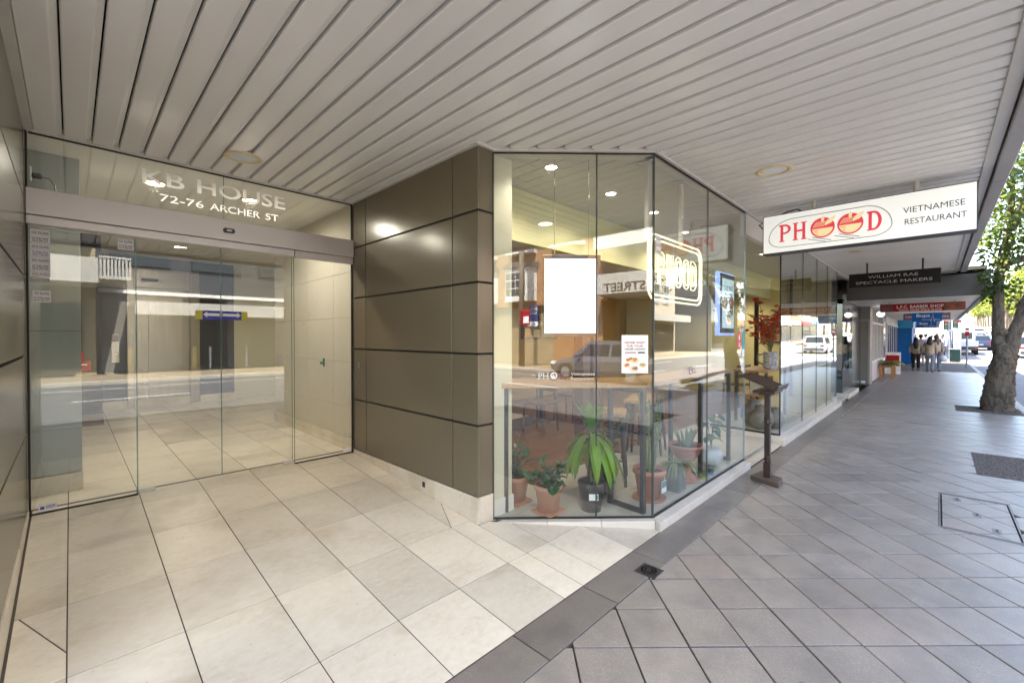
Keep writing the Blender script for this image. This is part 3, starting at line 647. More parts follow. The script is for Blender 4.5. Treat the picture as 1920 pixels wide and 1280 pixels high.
# decals on the glass
MAUVE = plain('decal_mauve', (.20,.12,.12), .5); HALF = plain('decal_white', (.66,.66,.64), .5)
def decal_logo(o, right, h, parent, w=1.0):
    o = Vector(o); right = Vector(right).normalized(); n = right.cross(Z_)
    text('decal_letters','PH',o,h,right,HALF,parent,width=.075*w,depth=.008)
    mb = MB(); c = o+right*.118*w+Z_*h*.5
    mb.tube([c+n*.008+right*(math.cos(t)*h*.62)+Z_*(math.sin(t)*h*.62) for t in [2*math.pi*i/24 for i in range(24)]], .0028, 4, closed=True); mb.build('decal_ring', MAUVE, parent)
    MB().prism([(math.cos(2*math.pi*i/20)*h*.5, math.sin(2*math.pi*i/20)*h*.5) for i in range(20)], c+n*.0075, right, Z_, n, .0008).build('decal_bowl', HALF, parent)
    for dx, dz, r_ in ((-.2,.1,.5),(.05,.2,.9),(.2,.05,1.2)):
        MB().prism([(math.cos(2*math.pi*i/10)*h*.09+dx*h, math.sin(2*math.pi*i/10)*h*.2*r_+dz*h) for i in range(10)], c+n*.0085, right, Z_, n, .0006).build('decal_noodle', MAUVE, parent)
    text('decal_letters','OD',o+right*.155*w,h,right,MAUVE,parent,width=.068*w,depth=.008)
    text('decal_letters','Vietnamese',o+right*.25*w+Z_*h*.55,h*.46,right,HALF,parent,width=.185*w,depth=.008,shear=.0)
    text('decal_letters','Restaurant',o+right*.25*w-Z_*h*.12,h*.46,right,HALF,parent,width=.18*w,depth=.008)
decal_logo(chp(.357,0,1.168), cdir, .056, sf, 1.02)
decal_logo((3.83,1.605,1.165), X_, .056, sf, 1.0)
decal_logo((5.72,2.62,1.30), X_, .056, sf, .001) if False else None
sv = MB().box(3.26,3.34,1.597,1.5992,2.16,2.31).build('glazier_sticker', STK, sf)
for k, s in enumerate(('O2 GLASS','9786 9098','0418 282')): text('sticker_print', s, (3.30,1.5968,2.275-.05*k), .016, X_, INK, sv, width=.066, align='CENTER', depth=.0003)
# health rating oval and small stickers near the doorway
MB().prism([(math.cos(2*math.pi*i/24)*.075, math.sin(2*math.pi*i/24)*.105) for i in range(24)], (5.30,1.600,1.46), X_, Z_, -Y_, .002).build('oval_sticker', plain('oval_red', (.62,.06,.07), .5), sf)
MB().prism([(-.018,-.02),(.018,-.02),(.022,.01),(.0,.055),(-.022,.01)], (5.30,1.5979,1.485), X_, Z_, -Y_, .0005).build('sticker_flame', WHITE, sf)
for z_ in (1.43,1.41,1.39): MB().box(5.27,5.33,1.5970,1.5978,z_,z_+.008).build('sticker_line', WHITE, sf)
k_ = MB().box(5.395,5.475,1.597,1.5995,1.36,1.56).build('service_sticker', plain('teal_vinyl', (.0,.34,.30), .5), sf); MB().box(5.396,5.474,1.5955,1.5968,1.27,1.36).build('sticker_foot', WHITE, k_); MB().box(5.396,5.474,1.5955,1.5968,1.36,1.42).build('sticker_band', plain('sky_vinyl', (.05,.33,.60), .5), k_)
# lucky-order poster
po = thing('order_poster', (3.115,1.715,1.37), 'small white food-ordering poster with bowls on the corner glass', 'poster')
r_ = cdir; pc = chp(1.118,0,1.365)
MB().cbox(pc+cn*.0085, r_, Z_, cn, .105, .150, .001).build('sheet', WHITE, po)
MAG = plain('poster_maroon', (.25,.02,.07), .5)
for s, z, h, w, m in (('NEVER WAIT',.082,.018,.160,MAG),('FOR YOUR',.056,.018,.130,MAG),('ORDER AGAIN!!!',.032,.017,.165,INK)): text('poster_text', s, pc+cn*.0099+Z_*z, h, r_, m, po, width=w, align='CENTER', depth=.0004, bold=.02)
MB().cbox(pc+cn*.0101-r_*.035+Z_*.012, r_, Z_, cn, .045, .004, .0004).build('poster_bar', MAG, po); MB().cbox(pc+cn*.0101+r_*.052+Z_*.012, r_, Z_, cn, .028, .006, .0004).build('poster_bar', INK, po)
BOWLC = [plain('food_orange', (.62,.22,.06), .5), plain('food_green', (.16,.34,.05), .5), plain('food_cream', (.70,.60,.42), .5), plain('food_brown', (.26,.13,.06), .5), plain('food_red', (.55,.07,.04), .5)]
rr = random.Random(5)
for dx, dz, rad in ((-.063,-.085,.030),(0,-.050,.036),(.062,-.085,.030),(-.005,-.115,.036),(-.055,-.045,.018),(-.032,-.035,.016)):
    c = pc+cn*.0104+r_*dx+Z_*dz
    disc = lambda q, R_, e: [(math.cos(2*math.pi*i/18)*R_+q[0], math.sin(2*math.pi*i/18)*R_*e+q[1]) for i in range(18)]
    b_ = MB().prism(disc((0,0),rad,.72), c, r_, Z_, cn, .0006).build('bowl_print', BOWLC[2] if rad > .02 else BOWLC[0], po)
    for q in range(6):
        a = rr.uniform(0,6.28); l = rr.uniform(0,.6)*rad
        MB().prism(disc((l*math.cos(a), l*.7*math.sin(a)), rad*rr.uniform(.2,.38), .7), c+cn*(.0008+.0001*q), r_, Z_, cn, .0003).build('topping', BOWLC[rr.choice((0,1,3,4,0))], b_)
# ---- interior shell
YELB = plain('bulkhead_paint', (.60,.58,.34), .6, c2=(.56,.54,.30), scale=1.5)
shell = []
shf = struct(MB().slab([(2.36,2.50),(3.25,1.63),(5.45,1.63),(5.45,2.6),(7.0,2.6),(7.0,1.66),(12.2,1.66),(12.2,7.0),(2.36,7.0)], -.1, SZ-.010).build('shop_floor', GROUT))
FTILE = plain('shop_floor_stone', (.52,.49,.42), .35, c2=(.44,.41,.34), scale=4, var=.05, rvar=.08)
for i in range(0, 25):
    for j in range(0, 14):
        p = rects(2.36+.4*i, 2.76+.4*i, 1.64+.4*j, 2.04+.4*j); p = clip(p, -.6993,-.7148,-(.6993*2.345+.7148*2.51)); p = inset(p, .0015)
        if area(p) > .003 and 1.64+.4*j < 2.8: MB().slab(p, SZ-.010, SZ).build('tile', FTILE, shf)
FWOOD = plain('dining_floorboard', (.20,.085,.035), .3, c2=(.13,.05,.02), scale=5, stretch=(.6,6,1), var=.12, rvar=.08)
for i in range(4):
    for j in range(30): MB().box(2.5+2.4*i+.0015,2.5+2.4*(i+1)-.0015,2.84+.135*j+.001,2.84+.135*(j+1)-.001,SZ-.01,SZ).build('floorboard', FWOOD, shf)
box_struct('shop_wall', CREAM, 2.34,2.56,2.515,2.72,SZ+.13,HC+.04)
cs = MB().box(2.335,2.575,2.508,2.73,SZ-.02,SZ+.13).build('shop_skirting', WHITEP); struct(cs)
box_struct('shop_wall', YELL, 2.33,2.48,2.72,7.0,-.1,HC+.05); box_struct('shop_wall', plain('ochre_paint', (.40,.27,.10), .6, c2=(.35,.23,.08), scale=1.5), 2.4,12.3,6.9,7.05,-.1,HC+.05); box_struct('shop_wall', YELL, 12.1,12.3,1.75,7.0,-.1,HC+.05)
bulk = struct(MB().box(2.48,12.1,2.95,3.10,2.44,HC+.04).build('bulkhead', YELB))
box_struct('shop_ceiling', WHITEP, 2.46,12.1,3.10,6.95,2.62,2.68)
CEIL = plain('shop_ceiling_slat', (.52,.52,.50), .4, c2=(.49,.49,.47), scale=2)
ci = struct(MB().slab([(2.35,2.5),(3.25,1.62),(12.1,1.62),(12.1,2.95),(2.35,2.95)], HC+.012, HC+.04).build('shop_ceiling', DARKJ))
x = 2.40
while x < 12:
    ya = max(1.625, 1.625+(3.25-x)*.978); MB().box(x,x+.142,ya,2.945,HC-.006,HC+.010).build('slat', CEIL, ci); x += .15
SL = dict(ringm=plain('white_ring', (.7,.68,.64), .4), lit=LIT)
for k, (x, y, lab) in enumerate(((2.88,2.36,'lit downlight in the shop window ceiling, nearest the bronze wall'),(3.83,2.36,'lit downlight in the shop window ceiling above the blank screen'),(4.76,2.36,'lit downlight in the shop window ceiling, third from the bronze wall'),(5.95,2.50,'lit downlight in the shop window ceiling near the open doorway'))):
    downlight(x,y,HC-.008,.055,lab,energy=3.8,spot=150,group='downlights over the window bench',**SL)
for k, (x, y, lab) in enumerate(((9.4,3.4,'lit downlight in the dining room ceiling seen through the doorway, left of three'),(10.6,3.3,'lit downlight in the dining room ceiling seen through the doorway, middle of three'),(11.3,3.6,'lit downlight in the dining room ceiling seen through the doorway, right of three'),(4.2,4.6,'lit downlight in the dining room ceiling behind the bulkhead'),(6.8,4.8,'lit downlight in the dining room ceiling over the tables'))):
    downlight(x,y,2.615,.055,lab,energy=5,spot=160,group='downlights of the dining room',**SL)
# arch niche, menu board and timber screen on the back wall
nic = thing('wall_niche', (5.9,6.88,SZ), 'tall arched niche in the yellow dining room wall', 'niche')
MB().prism([(-.8,0),(.8,0),(.8,1.5)]+arc(0,1.5,.8,.55,0,180,14)[1:-1]+[(-.8,1.5)], (5.9,6.895,SZ), X_, Z_, -Y_, .02).build('niche_back', plain('niche_ochre', (.36,.26,.10), .6), nic)
pts = [(5.1,6.87,SZ),(5.1,6.87,SZ+1.5)]+[(5.9+a,6.87,SZ+b) for a, b in arc(0,1.5,.8,.55,180,0,14)[1:-1]]+[(6.7,6.87,SZ+1.5),(6.7,6.87,SZ)]
MB().tube(pts, .035, 6).build('arch_trim', YELL, nic)
mn = thing('menu_board', (7.9,6.86,1.55), 'dark menu board on the yellow dining room wall', 'board')
MB().box(7.3,8.6,6.84,6.88,1.45,2.1).build('panel', plain('board_dark', (.05,.02,.02), .4), mn); text('board_text','DRINK',(7.95,6.838,1.75),.12,X_,WHITE,mn,align='CENTER')
for k in range(4): MB().box(7.4+.3*k,7.62+.3*k,6.832,6.839,1.5,1.68).build('menu_card', BOWLC[(0,2,4,1)[k]], mn)
ts = thing('timber_screen', (4.7,3.3,SZ), 'dark timber post beside the window bench', 'screen')
for k, x in enumerate((4.62,4.86)): MB().box(x,x+.16,3.25,3.40,SZ,2.44).build('post', plain('dark_timber', (.12,.055,.022), .4, c2=(.08,.035,.014), scale=6, stretch=(6,6,1)), ts, bevel=.006)
# ---- bench along the glass
TOPZ = 1.125
be = thing('window_bench', (3.6,2.0,SZ), 'oak bar bench on black steel frames along the corner window', 'bench')
in_ = lambda s, i: (chp(s,i,0).x, chp(s,i,0).y)
b0, b1 = in_(-.02,.10), in_(-.35,.50)
MB().slab([in_(.04,.10),(3.31,1.70),(3.62,2.08),in_(.04,.52)], TOPZ-.042, TOPZ).build('bench_top', OAK, be, bevel=.004)
MB().slab([(3.314,1.70),(5.42,1.70),(5.42,2.08),(3.624,2.08)], TOPZ-.042, TOPZ).build('bench_top', OAK, be, bevel=.004)
def frame(p, q, nm='steel_frame'):
    p, q = Vector((*p,0)), Vector((*q,0)); d = (q-p).normalized(); n = Vector((-d.y,d.x,0)); L = (q-p).length/2; c = (p+q)/2; h = TOPZ-.045-SZ; w = .018
    mb = MB(); mb.cbox(p+d*w+Z_*(SZ+h/2), d,Z_,n, w,h/2,w+.004); mb.cbox(q-d*w+Z_*(SZ+h/2), d,Z_,n, w,h/2,w+.004)
    mb.cbox(c+Z_*(SZ+w), d,Z_,n, L-2*w-.0005,w,w); mb.cbox(c+Z_*(SZ+h-w), d,Z_,n, L-2*w-.0005,w,w); mb.build(nm, BLACK, be, bevel=.003)
frame((3.245,1.68),(3.265,2.03)); frame((4.52,1.71),(4.52,2.06)); frame(in_(.10,.12),in_(.10,.48)); frame((5.36,1.71),(5.36,2.06))
# ---- stools
def stool():
    t = thing('bar_stool', (0,0,0), 'x', 'stool'); hs = .70
    MB().slab([(a,b) for a,b in rrect(.36,.36,.04,3)], hs-.04, hs).build('seat', OAK, t, bevel=.006)
    for sx in (-1,1):
        for sy in (-1,1):
            MB().tube([(sx*.135,sy*.135,hs-.04),(sx*.18,sy*.18,0)], [.024,.014], 8).build('leg', BLACK, t)
    for a, b in (((-1,-1),(1,-1)),((1,-1),(1,1)),((1,1),(-1,1)),((-1,1),(-1,-1))):
        MB().tube([(a[0]*.166,a[1]*.166,.24),(b[0]*.166,b[1]*.166,.24)], .009, 6).build('foot_rail', BLACK, t)
    return t
st0 = stool()
for k, (x, y, rz, lab) in enumerate(((3.78,2.36,.5,'oak-topped black stool behind the drooping dracaena'),(4.75,2.50,.2,'oak-topped black stool behind the frame at the glass corner'),(5.10,2.62,.1,'oak-topped black stool farthest along the window bench'))):
    o = st0 if k == 0 else copy_tree(st0); o.location = (x,y,SZ); o.rotation_euler.z = rz; o['label'] = lab; o['group'] = 'bar stools at the window bench'
# ---- dining tables and chairs
def chair():
    t = thing('dining_chair', (0,0,0), 'x', 'chair'); W_ = plain('walnut', (.13,.06,.028), .45, c2=(.09,.04,.018), scale=6, stretch=(1,1,5))
    MB().box(-.21,.21,-.20,.20,.43,.47).build('seat', W_, t, bevel=.01)
    for sx in (-1,1):
        MB().tube([(sx*.18,.17,.43),(sx*.19,.18,0)], [.02,.015], 6).build('leg', W_, t); MB().tube([(sx*.18,-.17,.86),(sx*.18,-.17,.43),(sx*.19,-.20,0)], [.016,.02,.015], 6).build('leg', W_, t)
    for z in (.62,.73,.83): MB().box(-.17,.17,-.182,-.160,z-.025,z+.025).build('back_slat', W_, t)
    return t
ch0 = chair()
for k, (x, y, rz, lab) in enumerate(((3.3,4.2,2.0,'walnut dining chair nearest the left shop wall'),(4.0,4.9,-1.2,'walnut dining chair facing the left dining table'),(5.0,4.3,1.7,'walnut dining chair between the two dining tables'),(6.0,4.5,-1.5,'walnut dining chair right of the second dining table'),(9.8,3.0,-.4,'walnut dining chair behind the open doorway'))):
    o = ch0 if k == 0 else copy_tree(ch0); o.location = (x,y,SZ); o.rotation_euler.z = rz; o['label'] = lab; o['group'] = 'dining chairs'
def table(x, y, lab):
    t = thing('dining_table', (x,y,SZ), lab, 'table', 'dining tables'); MB().box(x-.35,x+.35,y-.35,y+.35,SZ+.71,SZ+.75).build('table_top', OAK, t, bevel=.005)
    MB().tube([(x,y,SZ+.02),(x,y,SZ+.71)], .035, 10).build('pedestal', BLACK, t); MB().lathe([(.22,0),(.22,.012),(.04,.03)], (x,y,SZ), 18).build('base', BLACK, t)
table(3.7,4.5,'square oak dining table nearest the left shop wall'); table(5.6,4.8,'square oak dining table by the arched niche')
# ---- blank screen, neon sign, poster screen
tv = thing('display_screen', (2.85,2.12,1.53), 'blank glowing white portrait screen hung behind the angled glass', 'screen')
c = chp(.637,.13,1.832); MB().cbox(c, cdir,Z_,cn, .236,.335,.022).build('case', BLACK, tv, bevel=.004)
MB().cbox(chp(.624,.106,1.833), cdir,Z_,cn, .209,.302,.001).build('panel', emit('blank_screen', (.84,.95,1.0), .135), tv)
for s_w in (.50,.78): MB().tube([chp(s_w,.14,2.16),chp(s_w,.14,HC-.01)], .0025, 5).build('hanging_wire', STEEL, tv)
ne = thing('neon_sign', (3.8,1.68,1.80), 'glowing white neon sign in a double rounded frame at the glass corner', 'neon sign')
NEON = emit('neon_tube', (1.0,.95,.58), .15); NY = 1.66; ncx, ncz = 3.80, 2.075
def flat(pts, y=NY): return [(ncx+a, y, ncz+b) for a, b in pts]
for w, h, r in ((1.10,.535,.11),(1.01,.455,.085)): MB().tube(flat(rrect(w,h,r,7)), .0085, 6, closed=True).build('frame_tube', NEON, ne, smooth=True)
lw2, lh = .125, .27
def letter(ch, x0):
    a, b, st = lw2, lh, .042; out = []
    if ch == 'P': out = [[(0,0),(0,b),(a*.55,b)]+arc(a*.55,b*.74,a*.45,b*.26,90,-90,8)+[(st,b*.48),(st,0)], [(st,b*.62),(a*.5,b*.62)]+arc(a*.5,b*.74,a*.18,b*.12,-90,90,6)+[(st,b*.86)]]
    elif ch == 'H': out = [[(0,0),(0,b),(st,b),(st,b*.58),(a-st,b*.58),(a-st,b),(a,b),(a,0),(a-st,0),(a-st,b*.42),(st,b*.42),(st,0)]]
    elif ch == 'O': out = [arc(a/2,b*.77,a/2,b*.23,0,180,8)+arc(a/2,b*.23,a/2,b*.23,180,360,8), arc(a/2,b*.75,a/2-st*.8,b*.13,0,180,6)+arc(a/2,b*.25,a/2-st*.8,b*.13,180,360,6)]
    elif ch == 'D': out = [[(0,0),(0,b),(a*.4,b)]+arc(a*.4,b*.78,a*.6,b*.22,90,0,5)+arc(a*.4,b*.22,a*.6,b*.22,0,-90,5), [(st*.9,st),(st*.9,b-st),(a*.4,b-st)]+arc(a*.38,b*.72,a*.3,b*.14,90,0,4)+arc(a*.38,b*.28,a*.3,b*.14,0,-90,4)]
    for o in out: MB().tube(flat([(x0+p, q-lh/2) for p, q in o]), .0055, 6, closed=True).build('letter_tube', NEON, ne, smooth=True)
for k, chx in enumerate('PHOOD'): letter(chx, -.380+k*.168)
for x, y in ((3.36,1.66),(4.02,1.66)):
    h_ = MB().box(x-.018,x+.018,y+.05,y+.08,2.32,HC-.02).build('hanger', ALU, ne); MB().box(x-.06,x+.06,y+.015,y+.115,HC-.028,HC-.012).build('ceiling_plate', ALU, h_)
ps = thing('menu_screen', (5.2,1.72,1.53), 'lit portrait advertising screen with blue rim by the doorway', 'screen')
MB().box(4.945,5.455,1.70,1.74,1.515,2.22).build('rim', emit('blue_rim', (.30,.45,1.0), .11), ps, bevel=.004); MB().box(4.985,5.425,1.690,1.7005,1.545,2.20).build('bezel', BLACK, ps)
MB().box(5.02,5.40,1.6885,1.6898,1.60,2.15).build('panel', emit('menu_screen_light', (.50,.72,.90), .065), ps)
text('screen_text','OUR BEST',(5.21,1.688,2.02),.055,X_,INK,ps,width=.30,align='CENTER'); text('screen_text','SELLER',(5.21,1.688,1.94),.055,X_,INK,ps,width=.25,align='CENTER')
for dx, dz, rad in ((-.11,.07,.085),(.10,.08,.08),(.03,-.08,.075),(.10,-.02,.06)):
    disc = lambda q, R_, e: [(math.cos(2*math.pi*i/18)*R_+q[0], math.sin(2*math.pi*i/18)*R_*e+q[1]) for i in range(18)]
    b_ = MB().prism(disc((0,0),rad,.9), (5.21+dx,1.6878,1.81+dz), X_, Z_, -Y_, .0006).build('bowl_print', BOWLC[3], ps)
    for q in range(7):
        a = rr.uniform(0,6.28); l = rr.uniform(.1,.65)*rad
        MB().prism(disc((l*math.cos(a), l*.8*math.sin(a)), rad*rr.uniform(.22,.4), .8), (5.21+dx,1.6870-.0001*q,1.81+dz), X_, Z_, -Y_, .0003).build('topping', BOWLC[rr.choice((0,1,2,4,1))], b_)
p2 = thing('flyer', (5.43,1.63,1.58), 'narrow white food flyer taped beside the advertising screen', 'poster')
MB().box(5.38,5.485,1.6145,1.6155,1.57,1.85).build('sheet', WHITE, p2)
for k, z in enumerate((1.80,1.775,1.75)): MB().box(5.395,5.47,1.6128,1.6137,z,z+.014).build('print_line', MAG, p2)
for k in range(3): MB().prism(disc((0,0),.022,1), (5.415+.018*k,1.6136,1.62+.03*(k%2)), X_, Z_, -Y_, .0006).build('bowl_print', BOWLC[(0,1,4)[k]], p2)
# red lanterns
def lantern(x, y, z, lab):
    t = thing('lantern', (x,y,z), lab, 'lantern', 'hanging lanterns'); REDL = plain('lantern_red', (.38,.02,.02), .5)
    MB().lathe([(.03,.14),(.10,.11),(.13,.06),(.135,0),(.12,-.06),(.08,-.11),(.03,-.14)], (x,y,z), 14).build('shade', REDL, t, smooth=True)
    MB().tube([(x,y,z-.14),(x,y,z-.42)], [.012,.02], 6).build('tassel', REDL, t); MB().tube([(x,y,z+.14),(x,y,2.9 if y < 2.9 else 2.61)], .004, 4).build('cord', BLACK, t)
lantern(5.0,3.9,2.1,'red paper lantern hanging in the dining room behind the neon sign'); lantern(3.4,4.0,1.75,'red paper lantern hanging in the dining room at the left')
# ---- planting in the window
LG = leaf_mat('leaf_jade', (.022,.085,.038), (.045,.15,.06), .12, .28); LD = leaf_mat('leaf_dracaena', (.075,.19,.02), (.16,.30,.03), .3, .35); LZZ = leaf_mat('leaf_dark', (.012,.065,.03), (.03,.11,.045), .1, .22); LP = leaf_mat('leaf_pale', (.17,.24,.11), (.28,.34,.18), .25, .4)
STEM = plain('stem', (.16,.13,.06), .7, c2=(.10,.14,.05), scale=20)
def leaf(mb, p, d, up, L, w, droop=.3, seg=4, fold=.15):
    d = Vector(d).normalized(); side = d.cross(Vector(up)); side = side.normalized() if side.length > 1e-4 else d.orthogonal().normalized(); nn = side.cross(d)
    vs = []; pos = Vector(p); dd = d.copy()
    for i in range(seg+1):
        t = i/seg; ww = w*math.sin(math.pi*min(.98, .08+.9*t))**.8 if 0 < i < seg else w*.08
        vs += [pos-side*ww+nn*ww*fold, pos.copy(), pos+side*ww+nn*ww*fold]
        dd = (dd+Vector((0,0,-droop/seg))).normalized(); pos = pos+dd*(L/seg)
    fs = []
    for i in range(seg):
        a = i*3; fs += [(a,a+1,a+4,a+3),(a+1,a+2,a+5,a+4)]
    mb.add(vs, fs)
def pot(t, x, y, z, r, h, m, rim=True):
    pr = [(r*.70,0),(r*.96,h*.82)]+([(r*1.06,h*.83),(r*1.06,h),(r*.98,h),(r*.94,h*.88)] if rim else [(r,h),(r*.95,h),(r*.93,h*.88)])
    o = MB().lathe(pr, (x,y,z), 24).build('pot', m, t, smooth=False, bevel=.0)
    for p in o.data.polygons: p.use_smooth = len(p.vertices) == 4
    MB().lathe([(.001,h*.9),(r*.9,h*.88)], (x,y,z), 18, caps=False).build('soil', SOIL, t)
    return o
def jade(x, y, z, seed, lab, R_=.16, H_=.22, n=60, m=None, lean=(0,0)):
    r = random.Random(seed); t = thing('potted_plant', (x,y,z), lab, 'plant'); stems = MB(); lv = []
    pot(t, x, y, z+.018, .115, .215, TERR); MB().slab([(x+a,y+b) for a,b in rrect(.22,.22,.03,3)], z, z+.016).build('saucer', TERR, t, bevel=.006)
    for k in range(18):
        a = r.uniform(0,6.28); rad = r.uniform(.3,1)*R_; hh = r.uniform(.25,1)*H_*(1.15-rad/R_*.5)
        p0 = Vector((x,y,z+.21)); p2 = Vector((x+rad*math.cos(a)+lean[0]*rad,y+rad*math.sin(a)+lean[1]*rad,z+.22+hh*(1 if k%3 else -.25))); p1 = (p0+p2)/2+Z_*.05
        stems.tube([p0,p1,p2], [.006,.005,.003], 5)
        for q in range(9):
            s = r.uniform(.35,1.05); b = p1.lerp(p2, min(1,max(0,(s-.5)*2))) if s > .5 else p0.lerp(p1, s*2)
            d = Vector((r.uniform(-1,1),r.uniform(-1,1),r.uniform(-.1,.8))); mb = MB(); leaf(mb, b, d, Z_, r.uniform(.055,.088), r.uniform(.021,.034), .2, 4, .1); lv.append(mb)
    stems.build('stem', STEM, t)
    for mb in lv: mb.build('leaf', m or LG, t, smooth=True)
jade(2.74,2.27,SZ,3,'bushy jade plant in a terracotta pot on a square saucer by the bronze wall',.21,.27)
jade(2.72,2.62,SZ,9,'dark leafy plant half hidden at the far left of the shop window',.20,.46)
# dracaena
dp = thing('potted_plant', (3.02,2.02,SZ), 'tall dracaena with long drooping yellow-green leaves in a black pot', 'plant'); DPX, DPY = 3.03, 2.05
o = MB().lathe([(.082,0),(.108,.20),(.114,.235),(.108,.24),(.105,.215)], (DPX,DPY,SZ), 24).build('pot', plain('black_plastic', (.02,.021,.026), .35), dp)
for p in o.data.polygons: p.use_smooth = len(p.vertices) == 4
MB().lathe([(.001,.215),(.103,.212)], (DPX,DPY,SZ), 18, caps=False).build('soil', SOIL, dp)
pl2 = MB().cbox(Vector((DPX,DPY,SZ+.135))+cn*.102, cdir,Z_,cn, .038,.026,.001).build('pot_label', WHITE, dp); MB().cbox(Vector((DPX,DPY,SZ+.135))+cn*.1035+cdir*.025, cdir,Z_,cn, .008,.018,.0006).build('label_mark', plain('label_green', (.02,.28,.14), .5), pl2)
MB().tube([(DPX,DPY,SZ+.2),(DPX+.01,DPY,SZ+.45),(DPX,DPY+.01,SZ+.72)], [.016,.013,.010], 8).build('cane', STEM, dp, smooth=True)
r = random.Random(4)
for k in range(38):
    a = k*2.4+r.uniform(-.3,.3); z0 = SZ+.52+.0055*k; mb = MB(); up_ = .65 if k < 22 else 2.2
    leaf(mb, (DPX+.01*math.cos(a),DPY+.01*math.sin(a),z0), (math.cos(a),math.sin(a),up_), Z_, r.uniform(.36,.50) if k < 22 else r.uniform(.16,.25), r.uniform(.028,.044), 3.4 if k < 22 else .6, 8, .22); mb.build('leaf', LD, dp, smooth=True)
# tall succulent in the big terracotta pot at the glass corner
sp_ = thing('potted_plant', (3.60,1.80,SZ), 'tall pale succulent in a large terracotta pot right of the glass corner', 'plant')
MB().lathe([(.13,0),(.145,.01),(.145,.02),(.12,.02)], (3.60,1.82,SZ), 22).build('saucer', TERR, sp_); pot(sp_, 3.60,1.82,SZ+.02,.135,.25,TERR)
tg = MB().cbox((3.56,1.665,SZ+.15), X_,Z_,Y_, .045,.05,.001).build('care_card', WHITE, sp_); MB().cbox((3.56,1.6625,SZ+.17), X_,Z_,Y_, .042,.025,.0006).build('card_picture', plain('card_teal', (.04,.25,.25), .5), tg)
for k in range(11):
    a = r.uniform(0,6.28); L = r.uniform(.35,.82); p0 = Vector((3.60+.05*math.cos(a),1.82+.04*math.sin(a),SZ+.25)); p1 = p0+Vector((.10*math.cos(a)*L,.05*math.sin(a)*L,L*.55)); p2 = p0+Vector((.18*math.cos(a)*L,.07*math.sin(a)*L,L))
    MB().tube([p0,p1,p2], [.008,.007,.005], 6).build('stem', plain('green_stem', (.14,.21,.08), .5), sp_)
    for q in range(int(L*14)):
        s = r.uniform(.3,1.0); b = p0.lerp(p1, s*2) if s < .5 else p1.lerp(p2, s*2-1); mb = MB(); leaf(mb, b, (r.uniform(-1,1),r.uniform(-.5,.5),r.uniform(.2,1)), Z_, r.uniform(.05,.085), r.uniform(.012,.018), .4, 4); mb.build('leaf', LP, sp_, smooth=True)
zz = thing('potted_plant', (3.45,2.15,SZ), 'glossy dark green plant leaning behind the steel frame at the corner', 'plant'); pot(zz, 3.47,2.2,SZ,.12,.22,plain('dark_pot', (.03,.03,.032), .4))
for k in range(11):
    a = k*.57+.2; L = r.uniform(.5,.85); p0 = Vector((3.47,2.2,SZ+.2)); p2 = p0+Vector((.30*math.cos(a)*L,.30*math.sin(a)*L,.75*L)); p1 = p0.lerp(p2,.5)+Z_*.08
    MB().tube([p0,p1,p2], [.009,.007,.004], 6).build('stem', STEM, zz)
    for q in range(14):
        s = .35+.65*q/14; b = p0.lerp(p1, s*2) if s < .5 else p1.lerp(p2, s*2-1); mb = MB(); sd = 1 if q%2 else -1
        leaf(mb, b, (-math.sin(a)*sd+.5*math.cos(a),math.cos(a)*sd+.5*math.sin(a),.35), Z_, r.uniform(.075,.10), r.uniform(.018,.025), .4, 4); mb.build('leaf', LZZ, zz, smooth=True)
gp = thing('planter', (3.96,1.73,SZ), 'grey square planter with trailing striped leaves behind the facade glass', 'planter'); MB().box(3.89,4.03,1.67,1.81,SZ,SZ+.24).build('box', plain('grey_planter', (.14,.15,.15), .6), gp, bevel=.006); MB().box(3.905,4.015,1.685,1.795,SZ+.2405,SZ+.246).build('soil', SOIL, gp)
for k in range(34):
    a = r.uniform(0,6.28); mb = MB(); leaf(mb, (3.96,1.74,SZ+.25), (math.cos(a),math.sin(a)*.5,1.1), Z_, r.uniform(.22,.34), .009, 2.6, 6); mb.build('leaf', LP, gp, smooth=True)
ur = thing('urn_planter', (4.30,1.76,SZ), 'terracotta urn bowl on a flared pedestal in the window', 'planter')
o = MB().lathe([(.13,0),(.125,.02),(.055,.09),(.035,.16),(.045,.19),(.09,.21),(.13,.27),(.15,.33),(.165,.335),(.165,.36),(.15,.36),(.14,.33)], (4.32,1.80,SZ), 26).build('urn', TERR, ur)
for p in o.data.polygons: p.use_smooth = len(p.vertices) == 4
MB().lathe([(.001,.34),(.14,.335)], (4.32,1.80,SZ), 18, caps=False).build('soil', SOIL, ur)
for k in range(16):
    a = r.uniform(0,6.28); mb = MB(); leaf(mb, (4.32+.06*math.cos(a),1.80+.05*math.sin(a),SZ+.34), (math.cos(a)*.6,math.sin(a)*.4,1.5), Z_, r.uniform(.14,.26), .016, .5, 5); mb.build('leaf', LP, ur, smooth=True)
wp = thing('potted_plant', (5.02,1.80,SZ), 'leafy plant in a round white pot near the doorway', 'plant')
o = MB().lathe([(.05,0),(.10,.04),(.125,.10),(.115,.17),(.085,.20),(.075,.19)], (5.02,1.80,SZ), 24).build('pot', plain('white_ceramic', (.66,.72,.74), .2), wp)
for p in o.data.polygons: p.use_smooth = len(p.vertices) == 4
MB().lathe([(.001,.185),(.08,.18)], (5.02,1.80,SZ), 18, caps=False).build('soil', SOIL, wp)
